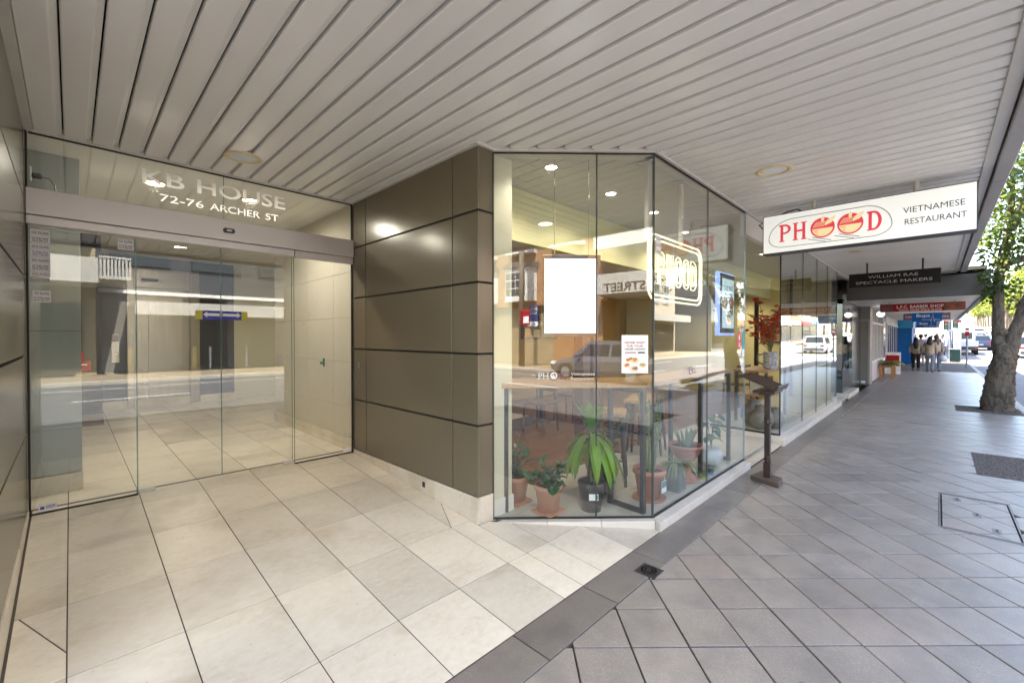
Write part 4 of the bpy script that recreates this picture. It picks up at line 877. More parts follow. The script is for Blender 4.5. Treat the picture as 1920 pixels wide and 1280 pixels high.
for k in range(26):
    a = r.uniform(0,6.28); hh = r.uniform(.05,.40); mb = MB(); q = (5.02+.11*math.cos(a)*hh*2,1.80+.06*math.sin(a)*hh*2,SZ+.2+hh); leaf(mb, q, (math.cos(a),math.sin(a),.3), Z_, r.uniform(.10,.16), r.uniform(.03,.045), 1.2, 5); mb.build('leaf', LD if k%3 else LZZ, wp, smooth=True)
    if k%2: MB().tube([(5.02,1.80,SZ+.18),q], .004, 5).build('stem', STEM, wp)
for k, (x, y, c_, lab) in enumerate(((4.66,1.68,(.03,.08,.42),'tiny blue flower pot on the window sill'),(4.56,1.69,(.05,.30,.42),'tiny teal flower pot on the window sill'),(4.47,1.68,(.42,.36,.03),'tiny yellow flower pot on the window sill'))):
    t = thing('flower_pot', (x,y,SZ), lab, 'flower pot', 'tiny coloured pots'); MB().lathe([(.028,0),(.038,.05),(.035,.05)], (x,y,SZ), 12).build('pot', plain('tinypot%d' % k, c_, .4), t)
    for q in range(7):
        mb = MB(); a = q*.9; leaf(mb, (x,y,SZ+.045), (math.cos(a),math.sin(a),.9), Z_, .06, .014, 1.2, 4); mb.build('leaf', LD, t, smooth=True)
# ---- doorway: display table, vase of red blossom, framed picture, stone jars
dt = thing('display_table', (8.6,2.2,SZ), 'dark framed oak display table inside the open doorway', 'table')
MB().box(8.0,9.3,1.98,2.50,.905,.945).build('table_top', OAK, dt, bevel=.004)
for x in (8.03,9.27):
    for y in (2.01,2.47): MB().box(x-.02,x+.02,y-.02,y+.02,SZ,.905).build('leg', BLACK, dt)
MB().box(8.05,9.25,2.0,2.48,.50,.53).build('shelf', OAK, dt)
for k in range(9): MB().box(8.2+.05*k,8.225+.05*k,2.05,2.30,.535,.535+.22+.03*(k%3)).build('menu_book', plain('book%d' % (k%3), ((.55,.50,.42),(.10,.10,.11),(.30,.12,.05))[k%3], .6), dt)
va = thing('blossom_vase', (8.5,2.06,.945), 'grey patterned jug holding branches of red blossom', 'vase')
VASE = plain('patterned_ceramic', (.62,.62,.66), .3, c2=(.08,.09,.16), scale=28)
MB().lathe([(.10,0),(.115,.02),(.11,.25),(.115,.30),(.105,.30),(.10,.26)], (8.5,2.06,.945), 20).build('jug', VASE, va)
MB().tube([(8.44,2.16,1.20),(8.40,2.24,1.19),(8.40,2.25,1.08),(8.45,2.16,1.02)], .014, 6).build('handle', plain('jug_handle', (.12,.12,.11), .4), va)
r = random.Random(12); BLO = plain('red_petal', (.58,.012,.010), .55, c2=(.70,.03,.015), scale=9)
for k in range(22):
    a = r.uniform(0,6.28); L = r.uniform(.55,1.12); p0 = Vector((8.5,2.06,1.22)); ex = r.uniform(.15,.50)
    p2 = p0+Vector((ex*math.cos(a),ex*math.sin(a)*.8+.06,L*r.uniform(.55,1.0))); p1 = p0.lerp(p2,.5)+Vector((0,0,.10)); MB().tube([p0,p1,p2], [.008,.006,.003], 5).build('branch', STEM, va)
    for q in range(11):
        s = r.uniform(.25,1); b = (p0.lerp(p1, s*2) if s < .5 else p1.lerp(p2, s*2-1))+Vector((r.uniform(-.05,.05),r.uniform(-.05,.05),r.uniform(-.04,.04))); mb = MB()
        for w in range(5):
            aa = w*1.257+r.random(); leaf(mb, b, (math.cos(aa),math.sin(aa)*.7,r.uniform(-.2,.8)), Z_, .062, .032, .3, 3)
        mb.build('blossom', BLO, va)
pf = thing('picture_frame', (12.05,2.9,1.3), 'dark framed picture on the yellow wall behind the blossom', 'picture'); MB().box(12.06,12.10,2.55,3.15,1.35,1.95).build('frame', BLACK, pf); MB().box(12.055,12.06,2.60,3.10,1.40,1.90).build('print', plain('picture_print', (.20,.12,.08), .6, c2=(.40,.30,.15), scale=9), pf)
sj = MB(); JAR = plain('dark_stoneware', (.10,.095,.09), .4, c2=(.20,.19,.18), scale=12)
for k, (x, y, s, lab) in enumerate(((7.55,1.95,.17,'squat dark stoneware jar stacked lowest behind the doorway glass'),(7.78,1.82,.15,'mottled stoneware jar behind the doorway glass, nearer the street'),(7.72,2.1,.20,'tall dark stoneware jar behind the doorway glass, farthest in'))):
    t = thing('stoneware_jar', (x,y,SZ), lab, 'jar', 'stoneware jars'); o = MB().lathe([(s*.55,0),(s,s*.7),(s*.95,s*1.4),(s*.45,s*1.9),(s*.5,s*2.05),(s*.42,s*2.05)], (x,y,SZ), 18).build('body', JAR, t, smooth=True); MB().lathe([(s*.52,s*2.06),(s*.5,s*2.14),(s*.1,s*2.2)], (x,y,SZ), 14).build('lid', JAR, t)
# ---- second bay of the shop, beyond the doorway
s2 = thing('street_window', (9.5,1.605,0), 'long frameless shop window beyond the open doorway, on a low stone plinth', 'shopfront')
Z2 = .085
for a, b in ((7.12,8.55),(8.55,9.72),(9.72,10.80),(10.80,11.95)): glass_seg((a,1.605),(b,1.605), Z2+.008, ctop, s2)
glass_seg((7.24,2.6),(7.12,1.605), Z2+.008, ctop, s2)
for x in (7.12,8.55,9.72,10.80,11.95): MB().cbox((x,1.605,(Z2+ctop)/2), X_,Z_,Y_, .006 if x in (7.12,11.95) else .003,(ctop-Z2)/2,.008).build('silicone_joint', RUB if x == 7.12 else EDGEB, s2)
glass_seg((7.12,1.605),(11.95,1.605), Z2-.003, Z2+.012, s2, 'bottom_channel', ALU, .03, 0); glass_seg((7.24,2.6),(7.12,1.605), Z2-.003, Z2+.02, s2, 'bottom_channel', RUB, .03, 0)
MB().box(11.60,11.95,1.585,1.60,Z2,Z2+.10).build('patch_fitting', ALU, s2)
plinth(s2, (6.98,1.605), (11.90,1.605), (0,-1), .05, .115, Z2, 8)
MB().slab([(6.835,1.49),(6.978,1.49),(6.978,1.655),(7.10,1.66),(7.20,2.62),(7.02,2.62)], -.03, Z2).build('plinth_stone', PLN, s2, bevel=.003)
dw = struct(MB().slab([(5.45,1.515),(6.82,1.515),(7.0,2.6),(5.45,2.6)], -.2, .012).build('doorway_floor', GROUT))
for i in range(4):
    for j in range(3):
        q = inset(clip(rects(5.45+.4*i,5.85+.4*i,1.517+.4*j,1.917+.4*j), 1,-.16,6.82-.16*1.515), .002)
        if area(q) > .004: MB().slab(q, .0122, .0745 if j == 2 else .024+.02*j).build('tile', TRAV, dw)
MB().box(5.52,7.1,1.60,1.66,2.70,HC-.02).build('door_head', WHITEP, s2)
# ================================================================ HANGING SIGNS
lb = thing('lightbox_sign', (5.58,.59,2.42), 'white hanging lightbox with red bowl lettering reading Vietnamese restaurant', 'sign')
SX = 5.50; RT = Vector((0,-1,0))
MB().box(SX+.006,SX+.16,-.245,1.42,2.425,2.855).build('case', BLACK, lb, bevel=.003)
LBX = emit('lightbox_face', (.90,.98,.98), .045); MB().box(SX,SX+.0055,-.235,1.41,2.437,2.845).build('face', LBX, lb)
for y in (.95,.15): MB().tube([(SX+.08,y,2.855),(SX+.08,y,HC+.01)], .022, 10).build('bracket', TRIMW, lb)
MB().tube([(SX+.08,1.05,2.86),(SX+.06,1.10,2.89),(SX+.05,1.18,2.88),(SX+.08,1.42,2.82),(SX+.05,1.47,2.78),(SX+.07,1.43,2.73)], .007, 6).build('cable', BLACK, lb)
def SP(a, b, off=.0008): return Vector((SX-off, 1.42-a, 2.425+b))         # a: metres from left edge, b: height above the lower edge
FR = SP(0,0)
cap = arc(.30,.16,.236,.20,180,90,10)+arc(.90,.16,.204,.203,90,0,10)+arc(.95,.16,.154,.10,0,-90,8)[1:]+arc(.20,.16,.136,.098,270,180,8)[:-1]
MB().tube([SP(a,b,.001) for a,b in cap], .0034, 4, closed=True).build('outline', INK, lb)
REDS = emit('lightbox_red', (.62,.04,.07), .06); GOLD = emit('lightbox_gold', (.70,.58,.34), .07)
def sign_poly(name, poly, m, parent=lb, off=.0010): return MB().prism(poly, SP(0,0,off), RT, Z_, -X_, .0006).build(name, m, parent)
lh2, st2 = .188, .026
def slab_letter(chr_, x0, z0, w):
    ps_ = []
    bar = lambda a,b,c,d: ps_.append([(x0+a,z0+c),(x0+b,z0+c),(x0+b,z0+d),(x0+a,z0+d)])
    if chr_ in 'PD':
        bar(.012,.012+st2,.0125,lh2-.0125); bar(0,.05,0,.012)
        top = arc(w*.45,lh2*.72 if chr_ == 'P' else lh2*.5,w*.55,lh2*.28 if chr_ == 'P' else lh2*.5,90,-90,12); inn = arc(w*.45,lh2*.72 if chr_ == 'P' else lh2*.5,w*.55-st2,(lh2*.28 if chr_ == 'P' else lh2*.5)-.020,90,-90,12)
        for i in range(12): ps_.append([(x0+a,z0+b) for a,b in (top[i],top[i+1],inn[i+1],inn[i])])
        yb0 = z0+(lh2*.44 if chr_ == 'P' else 0); ps_.append([(x0,z0+lh2-.020),(x0+w*.45,z0+lh2-.020),(x0+w*.45,z0+lh2),(x0,z0+lh2)]); ps_.append([(x0+.012+st2,yb0),(x0+w*.45,yb0),(x0+w*.45,yb0+.020),(x0+.012+st2,yb0+.020)])
    else:
        for a in (.012, w-.012-st2): bar(a,a+st2,.0125,lh2-.0125); bar(a-.012,a+st2+.012,0,.012); bar(a-.012,a+st2+.012,lh2-.012,lh2)
        bar(.012+st2,w-.012-st2,lh2*.47,lh2*.47+.022)
    mb = MB()
    for p in ps_: mb.prism(p, SP(0,0,.0010), RT, Z_, -X_, .0006)
    return mb.build('letter', REDS, lb)
slab_letter('P', .164,.120,.110); slab_letter('H', .292,.120,.126); slab_letter('D', .917,.118,.112)
for cxs in (.557,.786):
    R2 = .105; BZ = .215; rc = lambda R_, a0, a1, n, ex=1: [(cxs+R_*math.cos(math.radians(a0+(a1-a0)*i/n)), BZ+R_*math.sin(math.radians(a0+(a1-a0)*i/n))) for i in range(n+1)]
    o = sign_poly('bowl_disc', rc(R2,0,360,28)[:-1], REDS); 
    sign_poly('bowl', rc(R2*.86,184,356,14), GOLD, o, .0018)
    for k in range(4): sign_poly('steam_line', [(cxs-R2*.80+.012*k,BZ-.020-.016*k),(cxs-R2*.35,BZ-.020-.016*k),(cxs-R2*.35,BZ-.024-.016*k),(cxs-R2*.80+.012*k,BZ-.024-.016*k)], REDS, o, .0026)
    for k in range(6): sign_poly('noodle', [(cxs-R2*.80+.017*k,BZ+.010),(cxs-R2*.75+.017*k,BZ+.010),(cxs-R2*.42+.017*k,BZ+R2*.62),(cxs-R2*.48+.017*k,BZ+R2*.62)], GOLD, o, .0018)
    sign_poly('prawn', [(cxs+.02,BZ+.018),(cxs+.075,BZ+.038),(cxs+.10,BZ+.075),(cxs+.112,BZ+.108),(cxs+.075,BZ+.098),(cxs+.03,BZ+.06)], GOLD, o, .0019); sign_poly('herb', [(cxs-.010,BZ+.060),(cxs+.008,BZ+.055),(cxs+.016,BZ+.095),(cxs+.003,BZ+.128),(cxs-.012,BZ+.095)], GOLD, o, .0019)
    MB().tube([SP(cxs-.126,.113,.0016),SP(cxs+.03,.066,.0016)], .0034, 4).build('chopstick', INK, lb); MB().tube([SP(cxs-.088,.126,.0016),SP(cxs+.075,.075,.0016)], .0034, 4).build('chopstick', INK, lb)
text('sign_text','VIETNAMESE',SP(1.182,.236),.056,RT,INK,lb,width=.405,bold=-.002); text('sign_text','RESTAURANT',SP(1.194,.128),.056,RT,INK,lb,width=.405,bold=-.002)
ws = thing('spectacle_sign', (11.05,.62,2.49), 'black hanging sign of the spectacle makers under the soffit', 'sign')
MB().box(11.0,11.08,-.04,1.28,2.49,2.755).build('board', plain('sign_black', (.010,.009,.009), .7, spec=.2), ws, bevel=.004)
SGR = plain('sign_grey_letter', (.34,.33,.32), .5)
text('sign_text','WILLIAM RAE',(10.998,.62,2.645),.058,RT,SGR,ws,width=.72,align='CENTER',depth=.001); text('sign_text','SPECTACLE MAKERS',(10.998,.62,2.54),.055,RT,SGR,ws,width=1.10,align='CENTER',depth=.001)
for y in (1.0,.2): MB().tube([(11.04,y,2.755),(11.04,y,HC+.01)], .015, 8).build('bracket', BLACK, ws)
# ---- menu lectern on the footpath
le = thing('menu_lectern', (5.10,1.25,0), 'dark turned timber menu lectern standing on a square base', 'lectern')
MAH = plain('mahogany', (.038,.017,.012), .32, c2=(.024,.011,.008), scale=7, stretch=(1,1,6), coat=.2)
MB().slab([(4.90,1.11),(5.14,1.11+.02),(5.28,1.36),(5.02,1.40)], 0, .045).build('base', plain('lectern_base', (.10,.075,.062), .5, c2=(.07,.05,.04), scale=8), le, bevel=.004)
lx, ly = 5.08, 1.255
MB().box(lx-.032,lx+.032,ly-.032,ly+.032,.045,.20).build('post_foot', MAH, le, bevel=.003)
MB().lathe([(.034,.20),(.026,.21),(.036,.225),(.024,.24),(.036,.255),(.030,.265)], (lx,ly,0), 16).build('turning', MAH, le, smooth=True)
MB().box(lx-.026,lx+.026,ly-.026,ly+.026,.265,.60).build('post', MAH, le, bevel=.004)
for k in (-1,0,1): MB().box(lx-.028,lx-.0265,ly+k*.014-.002,ly+k*.014+.002,.29,.58).build('flute', plain('flute_dark', (.015,.007,.005), .4), le)
MB().lathe([(.030,.60),(.037,.615),(.024,.63),(.037,.645),(.030,.66)], (lx,ly,0), 16).build('turning', MAH, le, smooth=True)
MB().box(lx-.026,lx+.026,ly-.026,ly+.026,.66,.95).build('post', MAH, le, bevel=.004)
# tray tilted towards a reader who stands on the left of it
tr = Vector((1,0,0)); td = Vector((-tr.y,tr.x,0))          # along its long side, and away from the reader
tr_ = tr; 
for nm, c_, u_, a, b, t_ in (('tray', Vector((lx,ly+.05,1.04)), (td*.93+Z_*.37).normalized(), .21,.18,.010),):
    n_ = tr_.cross(u_); MB().cbox(c_, tr_, u_, n_, a, b, t_).build(nm, MAH, le, bevel=.003); low = c_-u_*(b+.006)
    s = 1 if n_.z > 0 else -1
    MB().cbox(low+n_*s*.018, tr_, n_, u_, a, .030, .008).build('book_ledge', MAH, le, bevel=.003)
MB().cbox((lx,ly,.94), tr_, td, Z_, .17,.10,.014).build('bracket_block', MAH, le, bevel=.004); MB().cbox((lx,ly,.915), tr_, td, Z_, .11,.06,.010).build('bracket_block', MAH, le, bevel=.004)
# ================================================================ ADDED SHADE BLOCK OVER, SHOPS BESIDE THE AWNING
RENDER_ = plain('grey_render', (.42,.40,.37), .8, c2=(.36,.34,.31), scale=.8, bmp=.1)
ob = thing('shade_block', (6,6,HC), 'unseen grey block added above the awning and the shops to cast shade', 'building')
MB().box(-9,27,1.66,13,HC+.62,5.6).build('upper_wall', RENDER_, ob)  # unseen mass added to shade the footpath, height set for the bounce light
MB().box(-9,-.42,2.55,13,-.1,HC+.62).build('side_mass', RENDER_, ob); MB().box(5.22,13.9,7.06,13,-.1,HC+.62).build('rear_block', RENDER_, ob); MB().box(-.42,5.2,11.0,13,-.1,HC+.62).build('rear_block', RENDER_, ob); MB().box(-.42,5.2,7.06,10.99,HC+.06,HC+.62).build('fill_slab', CONC, ob)  # more unseen masses, added to keep sunlight from leaking into the entrance
MB().box(-.42,27,2.42,7.05,HC+.10,HC+.61).build('fill_slab', CONC, ob); MB().box(-.42,3.0,4.7,7.05,HC+.06,HC+.098).build('fill_slab', CONC, ob)  # unseen slabs added to close the gap where sun came in
WDK = plain('dark_window', (.03,.035,.04), .08); WFR = plain('white_window_frame', (.72,.71,.68), .5)
for k in range(10):
    w = MB().box(-7+3.3*k,-5.2+3.3*k,1.63,1.659,4.0,5.2).build('window', WFR, ob); MB().box(-6.92+3.3*k,-5.28+3.3*k,1.622,1.6295,4.08,5.12).build('pane_glass', WDK, w)
# ---- next shops towards the crossing
nx = thing('optician_shopfront', (13.5,1.7,0), 'dark glazed optician entrance just before the taupe pier', 'shopfront')
DGL = glass('smoked_glass', (.30,.34,.34), .06)
glass_seg((11.98,2.5),(13.35,2.2), .09, ctop, nx, 'pane', DGL); glass_seg((13.5,1.69),(15.2,1.69), .10, 2.44, nx, 'pane', DGL); glass_seg((13.35,2.3),(13.5,1.69), .10, 2.44, nx, 'pane', DGL)
MB().box(13.42,15.3,1.54,1.9,-.03,.095).build('plinth_stone', PLN, nx, bevel=.004); MB().box(15.2,17.4,1.72,1.9,-.1,2.44).build('side_panel', plain('dark_green_panel', (.05,.06,.055), .2), nx)
MB().box(12.1,17.5,3.2,3.3,-.1,HC).build('back_panel', plain('charcoal_panel', (.03,.03,.03), .4), nx); MB().box(12.0,13.5,1.6,3.2,-.1,.03).build('threshold', TRAV, nx); MB().box(13.5,17.5,1.9,3.2,-.1,.1).build('display_floor', CONC, nx)
MB().cbox((12.65,2.33,1.1), (.977,-.214,0), Z_, (.214,.977,0), .012,.45,.02).build('door_pull', STEEL, nx)
TAUPE = plain('taupe_paint', (.23,.20,.18), .5, c2=(.20,.175,.155), scale=2)
a2 = thing('dark_awning', (23,.4,2.43), 'low dark grey street awning with a white soffit beyond the slatted one', 'awning')
MB().box(13.9,36.5,-.82,-.72,2.42,2.98).build('fascia', plain('charcoal_fascia', (.075,.068,.070), .45, c2=(.06,.055,.057), scale=2), a2, bevel=.006); MB().box(13.9,13.98,-.715,1.66,2.42,2.90).build('end_fascia', MATS['charcoal_fascia'], a2, bevel=.004)
MB().box(13.985,36.5,-.715,1.75,2.455,2.60).build('soffit', WHITEP, a2); MB().box(13.9,36.5,-.76,2.4,2.985,3.06).build('roof_sheet', CONC, a2)
MB().box(13.62,13.9,-.30,1.66,2.93,3.02).build('flashing', FASC, a2); MB().box(14.6,15.4,-.5,.3,3.06,3.30).build('roof_unit', TRIMW, a2)
lo = thing('shop_row', (27,5,0), 'low rendered building above the barber and the blue clinic shop', 'building')
MB().box(27,36.5,1.75,12,3.06,3.8).build('parapet_wall', RENDER_, lo); MB().box(17.5,36.5,3.0,12,-.1,3.06).build('rear_wall', RENDER_, lo); MB().box(36.3,36.5,1.75,3.0,-.1,3.06).build('end_wall', RENDER_, lo)
pr_ = thing('taupe_pier', (17.6,1.65,0), 'square taupe pier with a raised border beside the barber window', 'pier')
MB().box(17.42,18.1,1.49,1.82,0,2.45).build('shaft', TAUPE, pr_, bevel=.006)
for (y0, y1, z0, z1) in ((1.50,1.54,.05,2.0),(1.77,1.81,.05,2.0),(1.50,1.81,2.0,2.05)): MB().box(17.395,17.4195,y0,y1,z0,z1).build('border_strip', plain('taupe_light', (.36,.33,.31), .5), pr_)
MB().box(17.39,17.4185,1.60,1.70,.06,.13).build('power_outlet', WHITE, pr_)
bs = thing('barber_shopfront', (20.5,1.62,0), 'white framed barber shop window with posters', 'shopfront')
MB().box(18.1,23.0,1.55,1.75,0,.62).build('stall_riser', plain('grey_riser', (.50,.49,.48), .5), bs)
for k in range(5): MB().box(18.1+1.2*k,18.18+1.2*k,1.55,1.65,.62,2.45).build('mullion', WFR, bs)
for z in (.62,1.95): MB().box(18.18,22.9,1.56,1.64,z,z+.07).build('transom', WFR, bs)
glass_seg((18.15,1.60),(23,1.60), .69, 2.44, bs)
PC = [plain('poster_%d' % k, c, .6, c2=tuple(min(1,x*2.2+.15) for x in c), scale=5) for k, c in enumerate(((.45,.06,.06),(.08,.15,.45),(.55,.42,.30),(.30,.08,.20),(.60,.55,.50)))]
for k in range(9): MB().box(18.3+.5*k,18.68+.5*k,1.66,1.668,.9+.2*(k%3),1.5+.25*(k%3)).build('poster', PC[k%5], bs)
for x0, x1, m, nm, lab in ((23.0,25.2,'dark_green_panel','dark_doorway','dark recessed shop door after the barber window'),(25.2,29.0,'grey_riser','pale_shopfront','pale grey shopfront with narrow windows before the blue clinic'),(29.0,33.2,'cream_stone','cream_shopfront','cream shopfront with brown door next to the blue clinic')):
    t = thing(nm, ((x0+x1)/2,1.65,0), lab, 'shopfront'); MB().box(x0,x1,1.62,1.9,0,2.44).build('wall', MATS[m], t)
    n_ = int((x1-x0)/1.2)
    for k in range(n_):
        a = x0+.2+k*1.2; f = MB().box(a,a+.9,1.575,1.619,.5 if k%2 else .05,2.1).build('window', WFR, t); MB().box(a+.07,a+.83,1.566,1.574,.58 if k%2 else .12,2.03).build('pane_glass', WDK, f)
cl = thing('blue_clinic', (34.8,1.2,0), 'bright blue clinic shopfront projecting at the end of the row', 'shopfront')
BLU = plain('clinic_blue', (.0,.12,.42), .55, spec=.3); BLU2 = plain('clinic_sky', (.03,.33,.65), .4)
MB().box(33.2,36.3,1.02,1.9,0,2.0).build('wall', BLU, cl); MB().box(33.15,36.35,.97,1.9,2.0,2.44).build('sign_band', BLU2, cl)
def hang_sign(x, y0, y1, z0, z1, m, lab, texts, name='hanging_sign', ceil=2.45):
    t = thing(name, (x,(y0+y1)/2,z0), lab, 'sign'); MB().box(x,x+.09,y0,y1,z0,z1).build('board', m, t, bevel=.004)
    for (s, fz, hh, mm, w, dy) in texts: text('sign_text', s, (x-.002,(y0+y1)/2+dy,z0+(z1-z0)*fz), hh, RT, mm, t, width=w, align='CENTER', depth=.001, bold=.014)
    for y in (y0+.2,y1-.2): MB().tube([(x+.04,y,z1),(x+.04,y,ceil)], .012, 6).build('bracket', BLACK, t)
    return t
CRIM = plain('sign_crimson', (.34,.006,.012), .6, spec=.25)
bsn = hang_sign(16.0,-.51,1.16,2.195,2.415,CRIM,'long red hanging barber shop sign with white capitals',[('L.F.C. BARBER SHOP',.40,.085,WHITE,.92,.02),('YOU\'LL NEVER WALK ALONE',.08,.045,WHITE,.85,.02)])
MB().box(15.992,15.999,.88,1.15,2.20,2.41).build('photo_panel', plain('sign_photo', (.03,.02,.02), .5, c2=(.30,.05,.05), scale=9), bsn); MB().box(15.992,15.999,-.50,-.13,2.20,2.41).build('photo_panel', plain('sign_photo2', (.05,.06,.03), .5, c2=(.45,.08,.05), scale=9), bsn)
MB().box(15.985,15.9995,-.51,1.16,2.18,2.194).build('lower_rim', WHITE, bsn); MB().box(15.985,15.9995,-.51,1.16,2.416,2.43).build('upper_rim', WHITE, bsn)
hang_sign(18.6,-.22,.98,2.262,2.318,WHITE,'thin white hanging sign just under the barber sign',[])
bu = hang_sign(20.5,-.115,.635,2.02,2.325,BLU,'blue hanging clinic sign with a heartbeat line, the nearer of two',[('Bupa',.55,.105,WHITE,.34,.09)])
def pulse(t, x, yc, zc, s): MB().tube([(x,yc-a*s,zc+b*s) for a,b in ((-.16,0),(.0,0),(.02,.01),(.04,-.05),(.075,.17),(.11,-.06),(.125,0),(.15,.02),(.17,-.01),(.22,0))], .006, 5).build('heartbeat_line', WHITE, t)
pulse(bu,20.495,.20,2.09,1.15)
hang_sign(22.0,-.33,.92,2.13,2.375,plain('sign_mauve', (.20,.11,.20), .5),'mauve hanging sign mostly hidden behind the blue one',[('Lane',.35,.09,WHITE,.20,.46),('istry',.35,.09,WHITE,.20,-.49)])
bu2 = hang_sign(30.0,.03,.76,1.97,2.26,BLU,'blue hanging clinic sign with a heartbeat line, the farther of two',[('Bupa',.55,.10,WHITE,.30,.1)]); pulse(bu2,29.995,.30,2.04,1.1)
gl = thing('globe_lamp', (17.9,1.32,2.1), 'white glass globe lamp under the dark awning by the barber', 'lamp'); MB().ball((17.9,1.28,2.22),.10,.10,.085).build('globe', emit('globe_white', (1,.97,.92), .5), gl, smooth=True); MB().tube([(17.9,1.28,2.29),(17.9,1.28,2.46)], .012, 6).build('stem', BLACK, gl)
# plant bench and A-frame sign on the footpath
pb = thing('plant_bench', (21.2,1.3,0), 'orange timber bench with striped foliage outside the barber', 'bench')
OR = plain('orange_timber', (.40,.17,.04), .5)
MB().box(20.6,21.9,1.12,1.5,.40,.46).build('seat', OR, pb)
for x in (20.65,21.82):
    for y in (1.15,1.47): MB().box(x-.04,x+.04,y-.035,y+.035,0,.40).build('leg', OR, pb)
MB().box(20.7,21.8,1.18,1.44,.461,.54).build('trough', plain('trough_dark', (.08,.04,.04), .6), pb)
r = random.Random(3)
for k in range(40):
    a = r.uniform(0,6.28); mb = MB(); leaf(mb, (r.uniform(20.75,21.75),1.31,.53), (math.cos(a),math.sin(a)*.6,.8), Z_, r.uniform(.35,.65), .06, 1.8, 5); mb.build('leaf', LP if k%2 else LD, pb)
af = thing('pavement_sign', (23.4,1.32,0), 'red and white A-frame sign board standing by the shop wall', 'sign')
for s in (-1,1): MB().cbox((23.4+s*.14,1.28,.45), Y_, Vector((-s*.28,0,.96)).normalized(), X_, .24,.45,.012).build('board', PC[0] if s > 0 else PC[4], af)
MB().cbox((23.235,1.28,.55), Y_, Vector((.28,0,.96)).normalized(), X_, .20,.22,.006).build('print', CRIM, af)
# ================================================================ STREET FURNITURE
sp2 = thing('parking_sign', (30.5,-1.03,0), 'thin grey post with a red and white parking plate at the kerb', 'sign post'); MB().tube([(30.5,-1.03,0),(30.5,-1.03,1.95)], .035, 8).build('post', plain('galvanised', (.30,.31,.33), .45, .5), sp2); MB().box(30.46,30.463,-1.10,-.96,1.55,1.93).build('plate', CRIM, sp2); MB().box(30.456,30.459,-1.09,-.97,1.75,1.85).build('plate_print', WHITE, sp2)
cb = thing('utility_cabinet', (38,-.75,0), 'dark green utility cabinet at the end of the footpath', 'cabinet'); GRN = plain('cabinet_green', (.012,.06,.05), .45)
MB().box(37.6,38.2,-1.0,-.54,.04,.72).build('body', GRN, cb, bevel=.01); MB().box(37.55,38.25,-1.03,-.51,.72,.78).build('lid', plain('cabinet_lid', (.20,.25,.24), .5), cb, bevel=.01); MB().box(37.65,38.15,-.98,-.56,0,.04).build('base', CONC, cb); MB().box(37.592,37.599,-.62,-.59,.35,.45).build('lock', STEEL, cb)
ts_ = thing('traffic_signal', (41.5,-.62,0), 'black traffic signal cluster on a pole at the crossing', 'traffic light')
MB().tube([(41.5,-.62,-.12),(41.5,-.62,3.1)], .06, 10).build('pole', plain('signal_pole', (.16,.16,.18), .5), ts_)
for y, z in ((-.42,2.35),(-.85,2.45)):
    h_ = MB().box(41.40,41.62,y-.13,y+.13,z-.35,z+.35).build('signal_head', BLACK, ts_)
    for k, c_ in enumerate(((.5,.02,.02),(.2,.12,.02),(.02,.12,.05))): MB().prism([(math.cos(2*math.pi*i/14)*.08, math.sin(2*math.pi*i/14)*.08) for i in range(14)], (41.395,y,z+.22-.22*k), RT, Z_, -X_, .01).build('lens', plain('signal_lens%d' % k, c_, .3), h_)
MB().box(41.43,41.6,-.80,-.45,1.85,2.0).build('push_box', plain('signal_grey', (.35,.36,.38), .5), ts_)
pc_ = thing('concrete_pole', (42.5,-.98,0), 'thick pale concrete pole with parking notices beside the signals', 'pole'); MB().tube([(42.5,-.98,-.13),(42.5,-.98,2.2),(42.5,-.98,7.5)], [.20,.19,.14], 14).build('shaft', plain('pale_concrete', (.50,.50,.50), .7), pc_, smooth=True)
nb = MB().box(42.27,42.275,-1.20,-.80,2.45,3.0).build('notice', WHITE, pc_); text('notice_text','NO',(42.268,-1.0,2.75),.12,RT,INK,nb,align='CENTER'); MB().box(42.262,42.268,-1.15,-.85,2.5,2.66).build('notice_band', CRIM, nb)
# ================================================================ PEOPLE
def skin(name, verts, edges, rad, m, parent, sub=2, root=0):
    me = bpy.data.meshes.new(name); me.from_pydata([tuple(v) for v in verts], edges, []); me.update()
    tmp = bpy.data.objects.new(name, me); COL.objects.link(tmp); sk = tmp.modifiers.new('s','SKIN'); sk.use_smooth_shade = True
    for i, d in enumerate(me.skin_vertices[0].data):
        rr_ = rad[i]; d.radius = rr_ if hasattr(rr_,'__len__') else (rr_,rr_); d.use_root = (i == root)
    ss = tmp.modifiers.new('u','SUBSURF'); ss.levels = sub; ss.render_levels = sub
    dg = bpy.context.evaluated_depsgraph_get(); out = bpy.data.meshes.new_from_object(tmp.evaluated_get(dg)); bpy.data.objects.remove(tmp); bpy.data.meshes.remove(me)
    out.name = name; out.materials.clear(); return link(name, out, m, parent, (0,0,0), True)
SKIN = plain('skin', (.45,.27,.19), .55)
